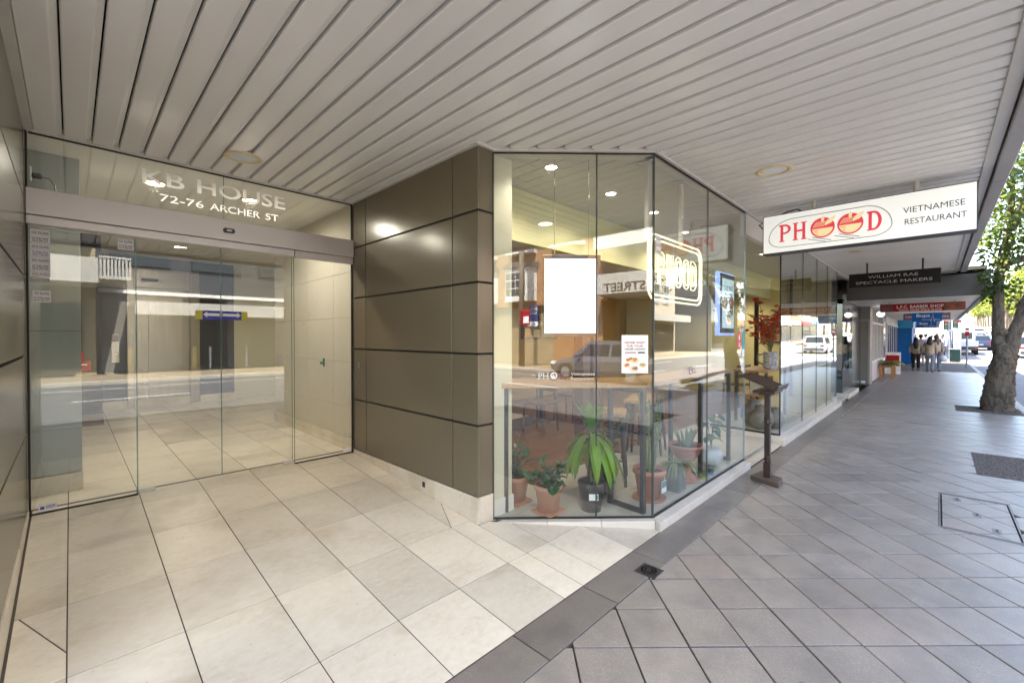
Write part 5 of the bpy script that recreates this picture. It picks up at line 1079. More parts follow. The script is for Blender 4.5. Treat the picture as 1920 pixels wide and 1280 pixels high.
def person(lab, x, y, z, rz, h, top, low, hair, hair_len=.2, stride=.18, shorts=False, coat=.0, plaid=None, arms='down', group=None, bag=False, face=False, shoe=(.02,.02,.02)):
    t = thing('person', (0,0,0), lab, 'person', group); k = h/1.65
    P = lambda *a: Vector(a)*k
    arm = {'down': [(.03,.225,1.10),(.07,.225,.86)], 'fold': [(.10,.24,1.12),(.26,.10,1.14)]}[arms]
    V = [P(0,0,.92),P(0,0,1.10),P(0,0,1.32),P(0,0,1.41),P(.01,0,1.47),P(.02,0,1.57)]
    E_ = [(0,1),(1,2),(2,3),(3,4),(4,5)]; R_ = [.125*k,.12*k,.135*k,.05*k,.06*k,.075*k]
    for s in (-1,1):
        b = len(V); V += [P(0,s*.17,1.34),P(arm[0][0],s*arm[0][1],arm[0][2]),P(arm[1][0],s*arm[1][1],arm[1][2])]; E_ += [(2,b),(b,b+1),(b+1,b+2)]; R_ += [.05*k,.038*k,.030*k]
        st = stride*s; V += [P(0,s*.09,.86),P(st*.55+.03,s*.095,.48),P(st,s*.095,.07),P(st+.13,s*.11,.03)]; c = b+3; E_ += [(0,c),(c,c+1),(c+1,c+2),(c+2,c+3)]; R_ += [.082*k,.055*k,.038*k,.03*k]
    body = skin('body', V, E_, R_, SKIN, t)
    tm = plain('cloth_%s' % lab[10:40], top, .85, c2=plaid or tuple(a*.8 for a in top), scale=34 if plaid else 6, bmp=.2); lm = plain('cloth_low_%s' % lab[10:40], low, .85, bmp=.2)
    TV = [P(0,0,.95-coat),P(0,0,1.12),P(0,0,1.33)]; TE = [(0,1),(1,2)]; TR = [(.165+coat*.12)*k,.155*k,.165*k]
    for s in (-1,1):
        b = len(TV); TV += [P(0,s*.175,1.35),P(arm[0][0],s*arm[0][1],arm[0][2]),P(arm[1][0],s*arm[1][1],arm[1][2]+.03)]; TE += [(2,b),(b,b+1),(b+1,b+2)]; TR += [.072*k,.060*k,.050*k]
    skin('top', TV, TE, TR, tm, t)
    LV = [P(0,0,.95)]; LE = []; LR = [.15*k]
    for s in (-1,1):
        b = len(LV); st = stride*s; kn = P(st*.55+.03,s*.095,.48); LV += [P(0,s*.095,.84),kn if not shorts else P(st*.5+.03,s*.095,.52)]; LE += [(0,b),(b,b+1)]; LR += [.10*k,.078*k]
        if not shorts: LV += [P(st,s*.097,.09)]; LE += [(b+1,b+2)]; LR += [.062*k]
    skin('trousers' if not shorts else 'shorts', LV, LE, LR, lm, t)
    SH = plain('shoe_%s' % str(shoe), shoe, .5)
    for s in (-1,1): st = stride*s; mb = MB(); mb.ball(P(st+.06,s*.10,.04), .14*k,.05*k,.05*k); mb.build('shoe', SH, t, smooth=True)
    hm = plain('hair_%s' % str(hair), hair, .45)
    mb = MB(); mb.ball(P(.0,0,1.575), .108*k,.098*k,.118*k, 14, 10)
    if hair_len > .1: mb.tube([P(-.045,0,1.60),P(-.085,0,1.48),P(-.14,.01,1.40-hair_len*.3),P(-.165,0,1.44-hair_len)], [.09*k,.105*k,.115*k,.05*k], 12)
    mb.build('hair', hm, t, smooth=True)
    fm = MB(); fm.ball(P(.045,0,1.555), .075*k,.078*k,.098*k, 12, 8); fm.add([P(.115,-.014,1.54),P(.115,.014,1.54),P(.145,0,1.535),P(.112,0,1.585)], [(0,1,2),(1,3,2),(3,0,2)]); fo_ = fm.build('face', SKIN, t, smooth=True)
    for s in (-1,1): e = MB(); e.ball(P(.108,s*.03,1.57), .012*k,.014*k,.008*k, 8, 6); e.build('eye', INK, fo_); e = MB(); e.ball(P(.02,s*.082,1.555), .018*k,.01*k,.028*k, 8, 6); e.build('ear', SKIN, fo_)
    m_ = MB(); m_.ball(P(.108,0,1.508), .008*k,.022*k,.005*k, 8, 6); m_.build('mouth', plain('lip', (.30,.09,.08), .5), fo_)
    # hands: palm, four fingers and a thumb
    for s in (-1,1):
        w = P(arm[1][0],s*arm[1][1],arm[1][2]); hb = MB(); hd_ = Vector((.0,0,-1)) if arms == 'down' else Vector((.8,-s*.5,.1)).normalized(); hb.ball(w+hd_*.05*k, .022*k,.014*k,.045*k, 8, 6)
        for f, L in enumerate((.055,.065,.062,.048)):
            q = w+hd_*.085*k+Vector((.013*(f-1.5)*1.0,0,0))*k*1.2; hb.tube([q,q+hd_*L*.55*k+Vector((.0,-s*.004,0))*k,q+hd_*L*k+Vector((0,-s*.014,0))*k], [.0075*k,.007*k,.005*k], 5)
        hb.tube([w+hd_*.03*k+Vector((.02,0,0))*k,w+hd_*.06*k+Vector((.038,-s*.006,0))*k,w+hd_*.085*k+Vector((.040,-s*.014,0))*k], [.009*k,.008*k,.006*k], 5); hb.build('hand', SKIN, t, smooth=True)
    if bag: pass
    t.location = (x,y,z); t.rotation_euler.z = rz; WL[t] = Vector((x,y,z)); return t
GRP = 'pedestrians waiting at the crossing'
person('person with long dark hair, cream plaid jacket and black trousers, walking away',26.5,.68,0,.05,1.46,(.55,.50,.36),(.012,.012,.014),(.012,.009,.008),.34,.12,plaid=(.26,.22,.14)) ; 
person('person with dark bobbed hair, beige coat and grey jeans, walking away',26.0,.22,0,-.05,1.50,(.46,.37,.26),(.22,.24,.27),(.012,.009,.008),.16,.24,coat=.22)
person('person in beige jacket and baggy jeans just ahead of the beige coat',27.0,.02,0,0,1.52,(.48,.41,.32),(.17,.20,.26),(.10,.06,.04),.2,.26,coat=.1)
person('person in lavender shirt and navy shorts ahead of the plaid jacket',31.5,.62,0,0,1.62,(.36,.34,.48),(.015,.02,.06),(.02,.015,.012),.0,.16,shorts=True)
for k, (x, y, tc, lc, hr, rz, lab) in enumerate(((33.6,.05,(.02,.02,.024),(.05,.07,.20),(.012,.01,.01),.4,'person in black vest over pale sleeves and blue jeans, standing right of the walkers'),(38.0,-.22,(.60,.68,.76),(.015,.018,.03),(.03,.02,.015),2.6,'person in pale blue shirt and black trousers, standing by the green cabinet'),
    (37.0,.05,(.50,.62,.78),(.03,.18,.55),(.03,.02,.015),2.9,'person in white shirt and bright blue trousers among the waiting group'),(36.8,1.25,(.62,.70,.80),(.05,.06,.10),(.02,.015,.012),1.0,'person in pale shirt standing against the blue clinic wall'),
    (37.4,1.02,(.66,.72,.80),(.03,.03,.05),(.10,.05,.03),-.5,'person in white shirt with backpack strap by the clinic corner'),(39.2,.55,(.30,.32,.42),(.04,.05,.09),(.012,.01,.01),.2,'person in slate blue top in the middle of the waiting group'),
    (40.2,.30,(.70,.70,.72),(.03,.03,.05),(.012,.01,.01),0,'tall person in white shirt at the back of the waiting group'),(39.6,.12,(.05,.05,.06),(.10,.10,.12),(.02,.015,.012),3.1,'person in dark top facing back towards the camera'))):
    person(lab,x,y,0,rz,1.60+.05*(k%3),tc,lc,hr,.0 if k%2 else .12,.08,group=GRP)
cbag = thing('carrier_bag', (26.9,-.16,.42), 'white plastic carrier bag held beside the beige coat', 'bag'); MB().lathe([(.10,.0),(.13,.06),(.12,.18),(.05,.26)], (26.9,-.20,.42), 10).build('sack', plain('bag_white', (.70,.68,.76), .4), cbag, smooth=True); MB().tube([(26.9,-.20,.66),(26.9,-.18,.80)], .012, 5).build('handle', MATS['bag_white'], cbag)
hb_ = thing('shoulder_bag', (26.4,-.02,.75), 'small brown handbag at the hip of the beige coat', 'bag'); MB().box(26.30,26.42,-.10,.04,.70,.88).build('pouch', plain('brown_leather', (.13,.05,.035), .45), hb_, bevel=.03); MB().tube([(26.36,-.03,.88),(26.2,.12,1.15),(26.1,.20,1.30)], .010, 5).build('strap', MATS['brown_leather'], hb_)
# ================================================================ VEHICLES
TYRE = plain('tyre', (.015,.015,.016), .8); RIMM = plain('wheel_rim', (.45,.45,.47), .3, .8); CGL = plain('car_window', (.02,.025,.03), .05); TAIL = plain('tail_light', (.45,.01,.012), .2); HEAD = plain('head_light', (.7,.72,.74), .1)
def car(lab, x, y, z, rz, paint, L=4.4, Wd=1.80, H=1.50, suv=True, group=None):
    t = thing('car', (0,0,0), lab, 'car', group); pm = plain('car_paint_%s' % str(paint), paint, .28, .2, coat=.8); w = Wd/2; b = .92 if suv else .82
    sec = [(-L/2,.36,.62,.80),(-L/2+.08,.24,.90,.93),(-L*.33,.20,b+.04,1.0),(0,.20,b+.02,1.0),(L*.22,.20,b-.03,1.0),(L*.42,.24,.74,.94),(L/2,.38,.60,.78)]
    vs = []; fs = []; n = 8
    for (sx, z0, z1, ww) in sec: vs += [(sx,-w*ww*.92,z0),(sx,-w*ww,z0+(z1-z0)*.3),(sx,-w*ww,z0+(z1-z0)*.75),(sx,-w*ww*.9,z1),(sx,w*ww*.9,z1),(sx,w*ww,z0+(z1-z0)*.75),(sx,w*ww,z0+(z1-z0)*.3),(sx,w*ww*.92,z0)]
    for i in range(len(sec)-1):
        for k in range(n): fs.append((i*n+k, i*n+(k+1)%n, (i+1)*n+(k+1)%n, (i+1)*n+k))
    fs += [tuple(range(n)), tuple(range((len(sec)-1)*n, len(sec)*n))[::-1]]
    MB().add(vs, fs).build('body', pm, t, smooth=False, bevel=.03, seg=2)
    rear = -L*.46 if suv else -L*.30; ca = [(rear+.02,b,w*.90),(rear+.30,H-.03,w*.72),(L*.02,H,w*.74),(L*.10,H-.02,w*.73),(L*.27,b-.04,w*.90)]
    gv = []; gf = []
    for (sx, z1, ww) in ca: gv += [(sx,-ww,z1),(sx,ww,z1)]
    cv = [(ca[0][0],-w*.9,b-.02),(ca[-1][0],-w*.9,b-.06)]
    MB().add([(p[0],-p[2],p[1]) for p in ca]+[(p[0],p[2],p[1]) for p in ca], [(0,1,2,3,4),(9,8,7,6,5)]+[(i,5+i,6+i,1+i) for i in range(4)]+[(0,4,9,5)]).build('cabin', pm, t, bevel=.03, seg=2)
    for s in (-1,1):
        for a, c_ in ((.06,.46),(.50,.94)):
            xa, xb = ca[0][0]+.16+(ca[-1][0]-ca[0][0]-.35)*a*.98, ca[0][0]+.16+(ca[-1][0]-ca[0][0]-.35)*c_*.98; zt = H-.14
            def yy(zz): return s*(w*.90+(w*.735-w*.90)*((zz-b)/(H-b))+.006)
            xt0, xt1 = max(xa, ca[1][0]+.05), min(xb, ca[3][0]+.02)
            MB().add([(xa,yy(b+.03),b+.03),(xb,yy(b+.03),b+.03),(xt1,yy(zt),zt),(xt0,yy(zt),zt)], [(0,1,2,3)]).build('side_window', CGL, t)
    for (p0, p1, nm) in ((ca[3],ca[4],'windscreen'),(ca[1],ca[0],'rear_window')):
        d = -1 if nm == 'rear_window' else 1; f0, f1 = .12, .86; q = lambda f, yf: (p0[0]+(p1[0]-p0[0])*f+d*.008, yf*(p0[2]+(p1[2]-p0[2])*f)*.90, p0[1]+(p1[1]-p0[1])*f+.008)
        MB().add([q(f0,-1),q(f0,1),q(f1,1),q(f1,-1)], [(0,1,2,3)]).build(nm, CGL, t)
    for sx in (-L*.31,L*.31):
        for s in (-1,1):
            o = MB().tube([(sx,s*(w-.20),.33),(sx,s*(w+.005),.33)], .33, 18).build('wheel', TYRE, t); MB().tube([(sx,s*(w+.003),.33),(sx,s*(w+.015),.33)], .20, 14).build('rim', RIMM, o)
    for s in (-1,1):
        MB().box(-L/2+.00,-L/2+.09,min(s*w*.88,s*w*.55),max(s*w*.88,s*w*.55),.70,.86).build('tail_light', TAIL, t); MB().box(L*.44,L/2-.01,min(s*w*.86,s*w*.5),max(s*w*.86,s*w*.5),.58,.70).build('head_light', HEAD, t)
        MB().ball((L*.17,s*(w+.08),b+.05), .09,.08,.06, 8, 6).build('mirror', pm, t)
    MB().box(-L/2-.012,-L/2+.02,-.24,.24,.50,.61).build('number_plate', plain('plate', (.65,.62,.40), .5), t); MB().box(-L/2-.03,-L/2+.06,-w*.8,w*.8,.34,.48).build('bumper', BLACK, t)
    t.location = (x,y,z); t.rotation_euler.z = rz; WL[t] = Vector((x,y,z)); return t
rd = lambda x: hill(x)-.13
car('dark blue hatchback driving away up the street, right of the truck',66,-3.05,rd(66),0,(.02,.035,.09),4.3,1.8,1.5)
car('silver sedan farther up the street beyond the truck',92,-3.3,rd(92),0,(.55,.60,.68),4.5,1.8,1.45,False)
car('pale car at the crest of the far road',130,-6.0,rd(130),0,(.60,.60,.62),4.5,1.8,1.5)
car('white car far away below the yellow trees',150,-9.0,rd(150),3.14,(.72,.72,.70),4.5,1.8,1.5)
car('navy four wheel drive crossing towards the camera in the far lane',40,-7.2,rd(40),3.14,(.015,.025,.06),4.6,1.9,1.7,group=None)
car('white four wheel drive mirrored in the long street window',52,-5.2,rd(52),0,(.70,.72,.74),4.7,1.9,1.7)
car('charcoal hatchback passing on the far side behind the camera',-3.6,-9.3,-.13,3.14,(.12,.125,.135),4.3,1.8,1.5)
car('dark sedan parked at the far kerb opposite the shops',18,-10.2,-.13,3.14,(.03,.03,.035),4.5,1.8,1.45,False)
tk = thing('truck', (53,-1.9,0), 'white flatbed truck seen from behind at the near kerb', 'truck'); TX = 54.0; TY = -1.75; tz = rd(54)
MB().box(TX,TX+4.2,TY-.75,TY+.75,tz+.75,tz+.95).build('tray', plain('truck_white', (.62,.64,.70), .4), tk); MB().box(TX+4.25,TX+5.8,TY-.75,TY+.75,tz+.5,tz+2.15).build('cab', MATS['truck_white'], tk, bevel=.08)
MB().box(TX+4.22,TX+4.245,TY-.55,TY+.55,tz+1.35,tz+1.95).build('rear_window', CGL, tk); MB().box(TX-.02,TX+.0,TY-.75,TY+.75,tz+.95,tz+1.22).build('tail_gate', MATS['truck_white'], tk)
MB().box(TX+.05,TX+.3,TY-.70,TY+.70,tz+.42,tz+.70).build('under_rail', BLACK, tk)
for x in (TX+.8,TX+5.0):
    for s in (-1,1): MB().tube([(x,TY+s*.52,tz+.38),(x,TY+s*.76,tz+.38)], .38, 14).build('wheel', TYRE, tk)
for s in (-1,1): MB().box(TX-.05,TX-.02,TY+s*.62-.12,TY+s*.62+.12,tz+.60,tz+.72).build('tail_light', TAIL, tk)
# ================================================================ OPPOSITE SIDE OF THE STREET (seen in the glass)
def mat_brick():
    m, n, b = new_mat('brick'); v = vec_in(n, (1,1,1), rand=False); sx = nd(n,'ShaderNodeSeparateXYZ'); cx_ = nd(n,'ShaderNodeCombineXYZ'); n.links.new(v, sx.inputs[0]); n.links.new(sx.outputs[0], cx_.inputs[0]); n.links.new(sx.outputs[2], cx_.inputs[1])
    bt = nd(n,'ShaderNodeTexBrick'); n.links.new(cx_.outputs[0], bt.inputs['Vector']); bt.inputs['Scale'].default_value = 1; bt.inputs['Brick Width'].default_value = .23; bt.inputs['Row Height'].default_value = .086; bt.inputs['Mortar Size'].default_value = .010
    bt.inputs['Color1'].default_value = (.26,.10,.035,1); bt.inputs['Color2'].default_value = (.33,.155,.055,1); bt.inputs['Mortar'].default_value = (.28,.22,.15,1)
    n.links.new(bt.outputs['Color'], b.inputs['Base Color']); b.inputs['Roughness'].default_value = .85; return m
BRICK = mat_brick(); OUT = Vector((-1,0,0))          # reading direction of lettering that faces us from across the road
OY = -13.2
def win(t, x0, x1, z0, z1, y, nx_=3, nz_=3, fr=None, depth=.10):
    f = MB().box(x0,x1,y-.05,y+depth,z0,z1).build('window', fr or WFR, t)
    dx, dz = (x1-x0-.08)/nx_, (z1-z0-.08)/nz_
    for i in range(nx_):
        for j in range(nz_): MB().box(x0+.04+dx*i+.02,x0+.04+dx*(i+1)-.02,y+depth,y+depth+.006,z0+.04+dz*j+.02,z0+.04+dz*(j+1)-.02).build('pane_glass', WDK, f)
    return f
bb = thing('brick_building', (-11,OY-4,0), 'orange brick building with white bay windows across the road', 'building')
MB().box(-17,-6.25,OY-8,OY,3.2,10.5).build('upper_wall', BRICK, bb); MB().box(-17,-15.9,OY-8,OY,0,3.2).build('pier', BRICK, bb); MB().box(-9.2,-6.25,OY-8,OY,0,3.2).build('pier', BRICK, bb)
MB().box(-15.9,-9.2,OY-.6,OY-.3,0,3.2).build('roller_shutter', plain('shutter_tan', (.42,.34,.22), .6, c2=(.30,.24,.15), scale=14, stretch=(.1,.1,3)), bb)
for k in range(26): MB().box(-15.88,-9.22,OY-.30,OY-.26,.05+.12*k,.13+.12*k).build('shutter_slat', MATS['shutter_tan'], bb)
for xc in (-14.4,-11.4,-8.3):
    for z0, z1 in ((3.7,5.1),(6.3,7.7)):
        b_ = MB().slab([(xc-1.05,OY),(xc+1.05,OY),(xc+.75,OY+.6),(xc-.75,OY+.6)], z0-.25, z1+.2).build('bay', WFR, bb); MB().slab([(xc-1.2,OY),(xc+1.2,OY),(xc+.85,OY+.75),(xc-.85,OY+.75)], z1+.2, z1+.45).build('bay_roof', plain('slate', (.13,.10,.09), .7), b_)
        for i in range(4):
            for j in range(3): MB().box(xc-.70+.36*i,xc-.38+.36*i,OY+.60,OY+.61,z0+.05+.44*j,z0+.43+.44*j).build('pane_glass', WDK, b_)
lsn = thing('lease_sign', (-10.6,OY+.2,2.3), 'blue and white for lease board on the brick building opposite', 'sign'); MB().box(-10.95,-10.25,OY+.02,OY+.06,2.35,3.25).build('board', plain('lease_blue', (.03,.05,.20), .5), lsn); text('sign_text','FOR\nLEASE',(-10.3,OY+.063,2.95),.16,OUT,WHITE,lsn,width=.6,depth=.002); MB().box(-10.95,-10.25,OY+.02,OY+.062,2.1,2.34).build('foot_panel', WHITE, lsn)
pp = thing('power_pole', (-10.2,-11.8,0), 'grey brown timber power pole before the brick building opposite', 'pole'); MB().tube([(-10.2,-11.8,-.05),(-10.2,-11.8,9.5)], [.16,.12], 12).build('shaft', plain('weathered_timber', (.22,.18,.14), .85, c2=(.14,.11,.085), scale=6, stretch=(4,4,.4)), pp, smooth=True); MB().box(-11.3,-9.1,-11.86,-11.74,8.6,8.75).build('cross_arm', MATS['weathered_timber'], pp)
for x in (-11.1,-10.6,-9.8,-9.3): MB().lathe([(.04,0),(.05,.08),(.02,.14)], (x,-11.8,8.75), 8).build('insulator', WHITE, pp)
rs_ = thing('red_notice', (-9.7,-11.62,2.0), 'red and white notice strapped to the power pole', 'sign'); MB().box(-10.1,-9.5,-11.64,-11.60,2.1,2.9).build('board', CRIM, rs_); MB().box(-9.9,-9.55,-11.598,-11.594,2.2,2.55).build('panel', WHITE, rs_)
OWC = plain('weathered_cream', (.44,.42,.38), .7, c2=(.38,.36,.32), scale=1)
sb = thing('street_building', (-2.6,OY-4,0), 'cream building with a white lettered awning across the road', 'building')
CRW = plain('cream_render', (.34,.29,.19), .8, c2=(.30,.25,.16), scale=.7)
MB().box(-6.2,.7,OY-8,OY-1.2,0,8.5).build('wall', CRW, sb); MB().box(-6.2,.7,OY-1.2,OY+.9,5.5,6.1).build('ledge', WFR, sb); MB().box(-6.2,.7,-12.6,-12.1,3.42,4.30).build('awning_fascia', OWC, sb); MB().box(-6.2,.7,OY-1.2,-12.6,3.42,3.55).build('awning_soffit', OWC, sb)
text('awning_lettering','STREET',(-3.55,-12.098,3.50),.38,OUT,plain('dark_brown_letter', (.05,.035,.025), .6),sb,width=2.0,bold=.02)
for k in range(4): win(sb, -5.7+1.6*k, -4.6+1.6*k, 6.5, 7.9, OY-1.2, 2, 2)
for k in range(3): MB().box(-6.0+2.2*k,-4.1+2.2*k,OY-1.19,OY-1.12,.3,2.8).build('shop_window', WDK, sb)
gb = thing('garage_building', (5,OY-5,0), 'grey office block with a basement garage across the road', 'building')
OWH = plain('weathered_white', (.46,.44,.41), .7, c2=(.40,.38,.35), scale=1); GW = plain('garage_grey', (.20,.185,.17), .7, c2=(.17,.16,.145), scale=.8); DKC = plain('dark_cladding', (.055,.057,.065), .5)
MB().box(.75,9.5,-22,-15.6,3.3,9.5).build('upper_cladding', DKC, gb); MB().box(.75,3.6,-22,-15.6,0,3.3).build('wall', GW, gb); MB().box(5.4,9.5,-22,-15.6,0,3.3).build('wall', GW, gb); MB().box(3.6,5.4,-22,-18.5,0,3.3).build('garage_recess', plain('garage_dark', (.02,.02,.022), .8), gb)
MB().box(1.75,9.5,-13.3,-13.0,2.40,2.92).build('awning_fascia', OWC, gb); MB().box(1.75,9.5,-15.6,-13.3,2.80,2.92).build('awning_slab', OWC, gb); MB().box(.8,9.5,-15.59,-15.4,3.35,3.5).build('string_course', WFR, gb)
for k in range(3): win(gb, 1.2+2.8*k, 3.2+2.8*k, 4.6, 6.4, -15.6, 3, 1, MATS['dark_cladding'])
text('awning_lettering','QA',(6.9,-12.998,2.52),.20,OUT,STKP,gb,width=.5)
wb = thing('white_balcony', (-.4,-12.6,3.6), 'white slatted balcony front across the road', 'balcony'); MB().box(-2.0,1.0,-13.2,-12.3,3.60,3.72).build('slab', OWC, wb) if False else MB().box(.72,1.6,-15.5,-12.3,3.60,3.72).build('slab', OWC, wb)
for k in range(9): MB().box(.74+.1*k,.80+.1*k,-12.34,-12.30,3.72,4.35).build('baluster', OWC, wb)
MB().box(.72,1.6,-12.36,-12.28,4.35,4.42).build('rail', OWC, wb)
YB = plain('bollard_yellow', (.60,.42,.06), .5)
for k, (x, y, m, lab) in enumerate(((1.75,-15.2,YB,'yellow bollard left of the garage opening opposite'),(4.0,-15.2,YB,'yellow bollard inside the garage opening opposite'),(4.6,-15.2,WHITE,'white post beside the yellow garage bollard'),(6.1,-15.2,WHITE,'white post before the grey garage wall opposite'))):
    t = thing('bollard', (x,y,0), lab, 'bollard', 'bollards at the garage'); MB().lathe([(.09 if m == YB else .05,0),(.09 if m == YB else .05,1.0),(.06 if m == YB else .03,1.06)], (x,y,0), 12).build('post', m, t, smooth=False); MB().lathe([(.11,0),(.11,.02)], (x,y,0), 12).build('foot_plate', STEEL, t)
OPP = [((.34,.31,.27),'pale'),((.26,.11,.07),'red'),((.25,.25,.26),'grey'),((.36,.31,.23),'sand'),((.14,.16,.18),'slate'),((.42,.42,.40),'white'),((.26,.15,.09),'tan'),((.30,.29,.26),'stone')]
AWC = [(.40,.38,.34),(.30,.02,.03),(.06,.14,.22),(.36,.34,.30),(.28,.11,.03),(.03,.16,.22),(.34,.03,.04),(.40,.40,.42)]
x = 9.6
for k in range(12):
    wd = (6.5,7.2,5.8,8.0,6.2,7.4)[k%6]; c_, nm = OPP[k%8]; hh = (7.5,8.8,6.8,10.5,7.8,9.4)[(k*5)%6]; h0 = hill(x+wd/2)
    t = thing('shop_building', (x+wd/2,OY-4,0), '%s shop building across the road, number %s of the row from the garage' % (nm, ('one','two','three','four','five','six','seven','eight','nine','ten','eleven','twelve')[k]), 'building', 'shops across the road')
    MB().box(x,x+wd-.05,OY-8,OY,-.1,hh+h0).build('wall', plain('opp_%s' % nm, c_, .8, c2=tuple(a*.85 for a in c_), scale=.6), t)
    MB().box(x+.05,x+wd-.1,OY+.001,-11.9,2.95+h0,3.1+h0).build('awning_slab', OWC, t); MB().box(x+.05,x+wd-.1,-11.9,-11.8,2.75+h0,3.3+h0).build('awning_fascia', plain('awn_%d' % (k%8), AWC[k%8], .6), t)
    MB().box(x+.3,x+wd-.4,OY+.002,OY+.06,.35+h0,2.6+h0).build('shop_window', WDK, t)
    for i in range(int(wd//1.7)): win(t, x+.5+1.7*i, x+1.5+1.7*i, 4.3+h0, 5.9+h0, OY, 2, 2)
    x += wd
    if k == 3: x += 8.5
fb = thing('corner_building', (75,6,0), 'pale building beyond the crossing on the near side', 'building'); MB().box(46.5,100,2.6,14,-.1,7.5).build('wall', plain('corner_grey', (.17,.175,.19), .8, c2=(.13,.135,.15), scale=.5), fb); MB().box(46.5,100,-.2,2.6,3.0,3.5).build('awning', plain('awn_pale', (.26,.27,.31), .6), fb)
for k in range(8): win(fb, 47.5+3*k, 49.5+3*k, 4.5, 6.3, 2.36, 3, 1); MB().box(47.2+3*k,49.8+3*k,2.53,2.59,.3,2.6).build('shop_window', WDK, fb)
pst = thing('road_sign', (46.6,2.5,0), 'blue street direction plate on the pale corner building', 'sign'); MB().box(46.44,46.49,.3,1.9,2.55,2.95).build('plate', plain('plate_blue', (.05,.12,.55), .5), pst)
# ================================================================ TREES
LT1 = leaf_mat('leaf_tree', (.013,.036,.007), (.03,.068,.011), .25, .4); LT2 = leaf_mat('leaf_yellow', (.10,.125,.016), (.19,.19,.022), .4, .5); LT3 = leaf_mat('leaf_far', (.055,.09,.015), (.13,.14,.02), .35, .5)
def blob_leaves(mb, c, R, n, size, rr_, keep=None):
    for _ in range(n):
        while True:
            d = Vector((rr_.uniform(-1,1),rr_.uniform(-1,1),rr_.uniform(-1,1)))
            if d.length < 1: break
        p = Vector(c)+Vector((d.x*R[0],d.y*R[1],d.z*R[2]))
        if keep and not keep(p): continue
        a = Vector((rr_.uniform(-1,1),rr_.uniform(-1,1),rr_.uniform(-1.2,.4))).normalized(); s = a.orthogonal().normalized(); s = (Matrix.Rotation(rr_.uniform(0,6.28),3,a)@s); L = size*rr_.uniform(.6,1.3); w = L*.30
        mb.add([p,p+a*L*.45+s*w,p+a*L,p+a*L*.45-s*w], [(0,1,2,3)])
nt_ = thing('street_tree', (13.15,-.88,0), 'gnarled forked street tree leaning at the kerb past the awning', 'tree')
rr_ = random.Random(21)
def limb(pts, rad, name='limb', n=26, wob=.012):
    P_ = [Vector(p) for p in pts]; out = []; ro = []
    for i in range(len(P_)-1):
        for q in range(10):
            t = q/10; a = P_[max(i-1,0)]; b = P_[i]; c = P_[i+1]; d = P_[min(i+2,len(P_)-1)]
            pos = .5*((2*b)+(c-a)*t+(2*a-5*b+4*c-d)*t*t+(3*b-a-3*c+d)*t**3); out.append(pos); ro.append((rad[i]+(rad[i+1]-rad[i])*t)*(1+rr_.uniform(-.05,.05)))
    out.append(P_[-1]); ro.append(rad[-1]); mb = MB(); mb.tube(out, ro, n)
    mb.v = [tuple(Vector(v)+Vector((rr_.uniform(-1,1),rr_.uniform(-1,1),rr_.uniform(-1,1)))*wob*min(1,ro[min(k//n,len(ro)-1)]*5)) for k, v in enumerate(mb.v)]
    from mathutils import noise as NZ
    nv = []
    for k, v in enumerate(mb.v):
        c0 = out[min(k//n, len(out)-1)]; v = Vector(v); d = v-c0; r0 = ro[min(k//n, len(ro)-1)]
        g1 = NZ.noise(Vector((v.x*5,v.y*5,v.z*1.6))); g2 = NZ.noise(Vector((v.x*16,v.y*16,v.z*4)))
        nv.append(tuple(v+d*(.22*g1+.13*g2)))
    mb.v = nv
    o = mb.build(name, BARK, nt_, smooth=True); return o
trunk = limb([(13.20,-.90,-.05),(13.18,-.88,.12),(13.12,-.90,.45),(13.1,-.92,.85),(13.1,-.955,1.15),(13.1,-.90,1.45)], [.275,.225,.20,.185,.175,.09], 'trunk', 40, .014)
limb([(13.1,-.90,1.05),(13.1,-.885,1.5),(13.1,-.875,2.0),(13.1,-.875,2.5),(13.1,-.90,3.0),(13.0,-1.05,3.7),(12.9,-1.3,4.6)], [.11,.105,.085,.085,.08,.07,.05])
limb([(13.1,-1.0,1.1),(13.1,-1.08,1.5),(13.1,-1.17,1.85),(13.15,-1.32,2.4),(13.2,-1.6,3.1),(13.3,-2.1,4.2)], [.125,.12,.11,.10,.09,.06])
limb([(13.1,-.89,2.75),(13.0,-1.00,2.95),(12.9,-1.15,3.0),(12.6,-1.6,3.3)], [.06,.06,.055,.04]); limb([(13.0,-1.02,3.55),(12.5,-.98,4.0),(11.8,-.95,4.5)], [.06,.05,.03]); limb([(13.1,-.87,2.35),(13.2,-.75,2.6),(13.4,-.68,2.85)], [.035,.025,.012])
limb([(13.2,-1.6,3.1),(12.4,-1.9,3.9),(11.5,-2.2,4.6)], [.06,.05,.03])
for sgn, z_ in ((1,.95),(-1,1.6)): kn = MB(); kn.ball((13.02,-.90+.02*sgn,z_), .07,.09,.08); kn.build('knot', BARK, nt_, smooth=True)
ok = lambda p: not (p.y > -.56 and p.z < 3.75) and not (p.x < 10.2)
cr = MB()
for k in range(46):
    a = rr_.uniform(0,6.28); R1 = rr_.uniform(.3,2.6); c_ = (13+R1*math.cos(a), -1.9+R1*.8*math.sin(a), rr_.uniform(3.4,6.2)); s = rr_.uniform(.35,.7); blob_leaves(cr, c_, (s,s,s*.7), 120, .10, rr_, ok)
for c_, s, n in (((13.0,-.72,2.72),.20,150),((12.9,-.78,3.15),.26,220),((12.8,-.80,3.5),.28,230),((12.7,-.95,2.95),.24,160),((13.0,-1.15,3.3),.28,200),((12.9,-1.05,2.5),.22,110),((12.9,-.80,2.42),.14,60),((12.6,-1.2,3.6),.35,220),((13.2,-1.15,2.2),.20,60),((12.2,-1.0,4.0),.4,260),((11.6,-.95,4.3),.4,260),((13.1,-.72,2.3),.12,40)):
    blob_leaves(cr, c_, (s*1.2,s,s), n, .09, rr_, ok)
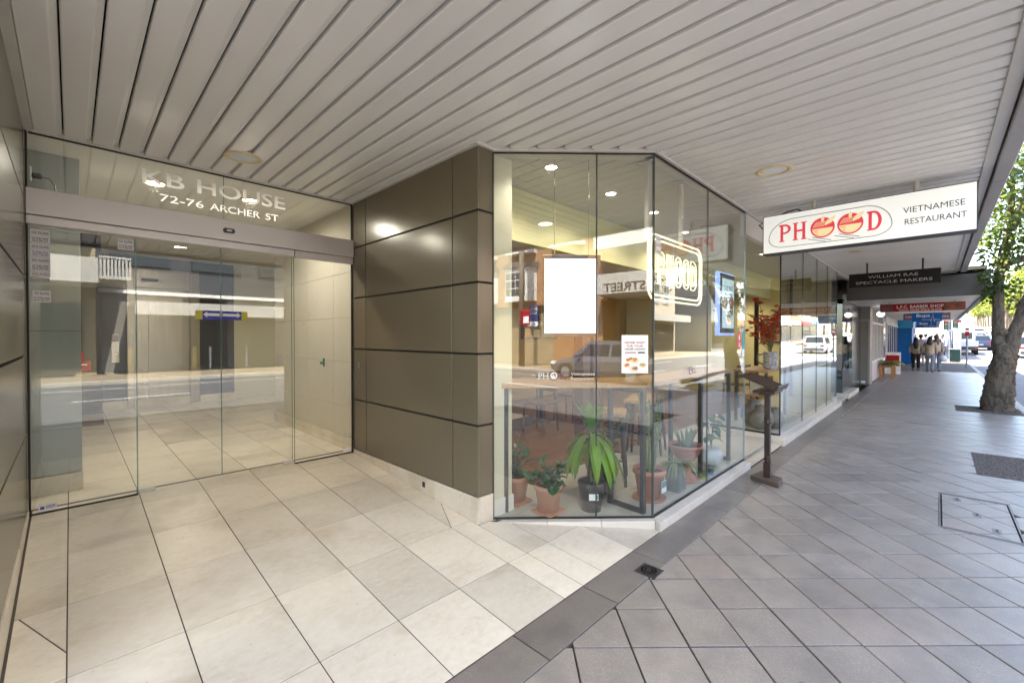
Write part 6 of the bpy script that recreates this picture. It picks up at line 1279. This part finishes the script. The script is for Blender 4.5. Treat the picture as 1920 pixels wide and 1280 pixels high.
cr.build('crown', LT1, nt_)
yl = MB()
for k in range(24):
    a = rr_.uniform(0,6.28); R1 = rr_.uniform(.2,2.3); c_ = (13+R1*math.cos(a), -1.8+R1*.7*math.sin(a), rr_.uniform(2.9,5.5)); blob_leaves(yl, c_, (.4,.35,.3), 70, .09, rr_, ok)
yl.build('crown', leaf_mat('leaf_tree_light', (.035,.062,.008), (.075,.10,.012), .4, .4), nt_)
gs = MB()
for k in range(160):
    a = rr_.uniform(0,6.28); x = 13.15+rr_.uniform(-.2,.45); y = -.9+rr_.uniform(-.28,.2); gs.add([(x,y,-.01),(x+.006,y,-.01),(x+.03*math.cos(a),y+.03*math.sin(a),rr_.uniform(.05,.13))], [(0,1,2)])
go = gs.build('weeds', LT1, None); tag(go, 'tuft of weeds at the foot of the leaning street tree', 'weeds'); go['kind'] = 'stuff'
def far_tree(seed, m):
    r2 = random.Random(seed); t = thing('roadside_tree', (0,0,0), 'x', 'tree'); MB().tube([(0,0,0),(.1,.1,3),(0,.2,6.5)], [.28,.22,.12], 8).build('trunk', BARK, t)
    for q in range(3): a = q*2.1+r2.random(); MB().tube([(.05,.1,3.2),(1.3*math.cos(a),1.3*math.sin(a),5.2),(2.3*math.cos(a),2.3*math.sin(a),7)], [.14,.10,.05], 6).build('limb', BARK, t)
    mb = MB()
    for k in range(26):
        a = r2.uniform(0,6.28); R1 = r2.uniform(0,3.6); z_ = r2.uniform(4.6,10.5); f = 1-abs(z_-7)/5; s = r2.uniform(.7,1.3); blob_leaves(mb, (R1*f*math.cos(a)*1.1,R1*f*math.sin(a)*1.1,z_), (s,s,s*.7), 55, .55, r2)
    mb.build('crown', m, t); return t
var = [far_tree(1,LT2), far_tree(2,LT3), far_tree(3,LT2)]; used = [False]*3
spots = [(96+9.5*k, -13.6-(k%3)*1.2) for k in range(26)]+[(122+13*k, -17.5) for k in range(10)]
for k, (x, y) in enumerate(spots):
    v_ = k%3; o = var[v_] if not used[v_] else copy_tree(var[v_]); used[v_] = True
    o.location = (x,y,hill(x)-.1); o.rotation_euler.z = k*1.7; s = 1.0+.25*math.sin(k*2.3)+x*.0012; o.scale = (s,s,s); o['label'] = 'yellow-green roadside tree in the row up the far hill'; o['group'] = 'trees along the far road'
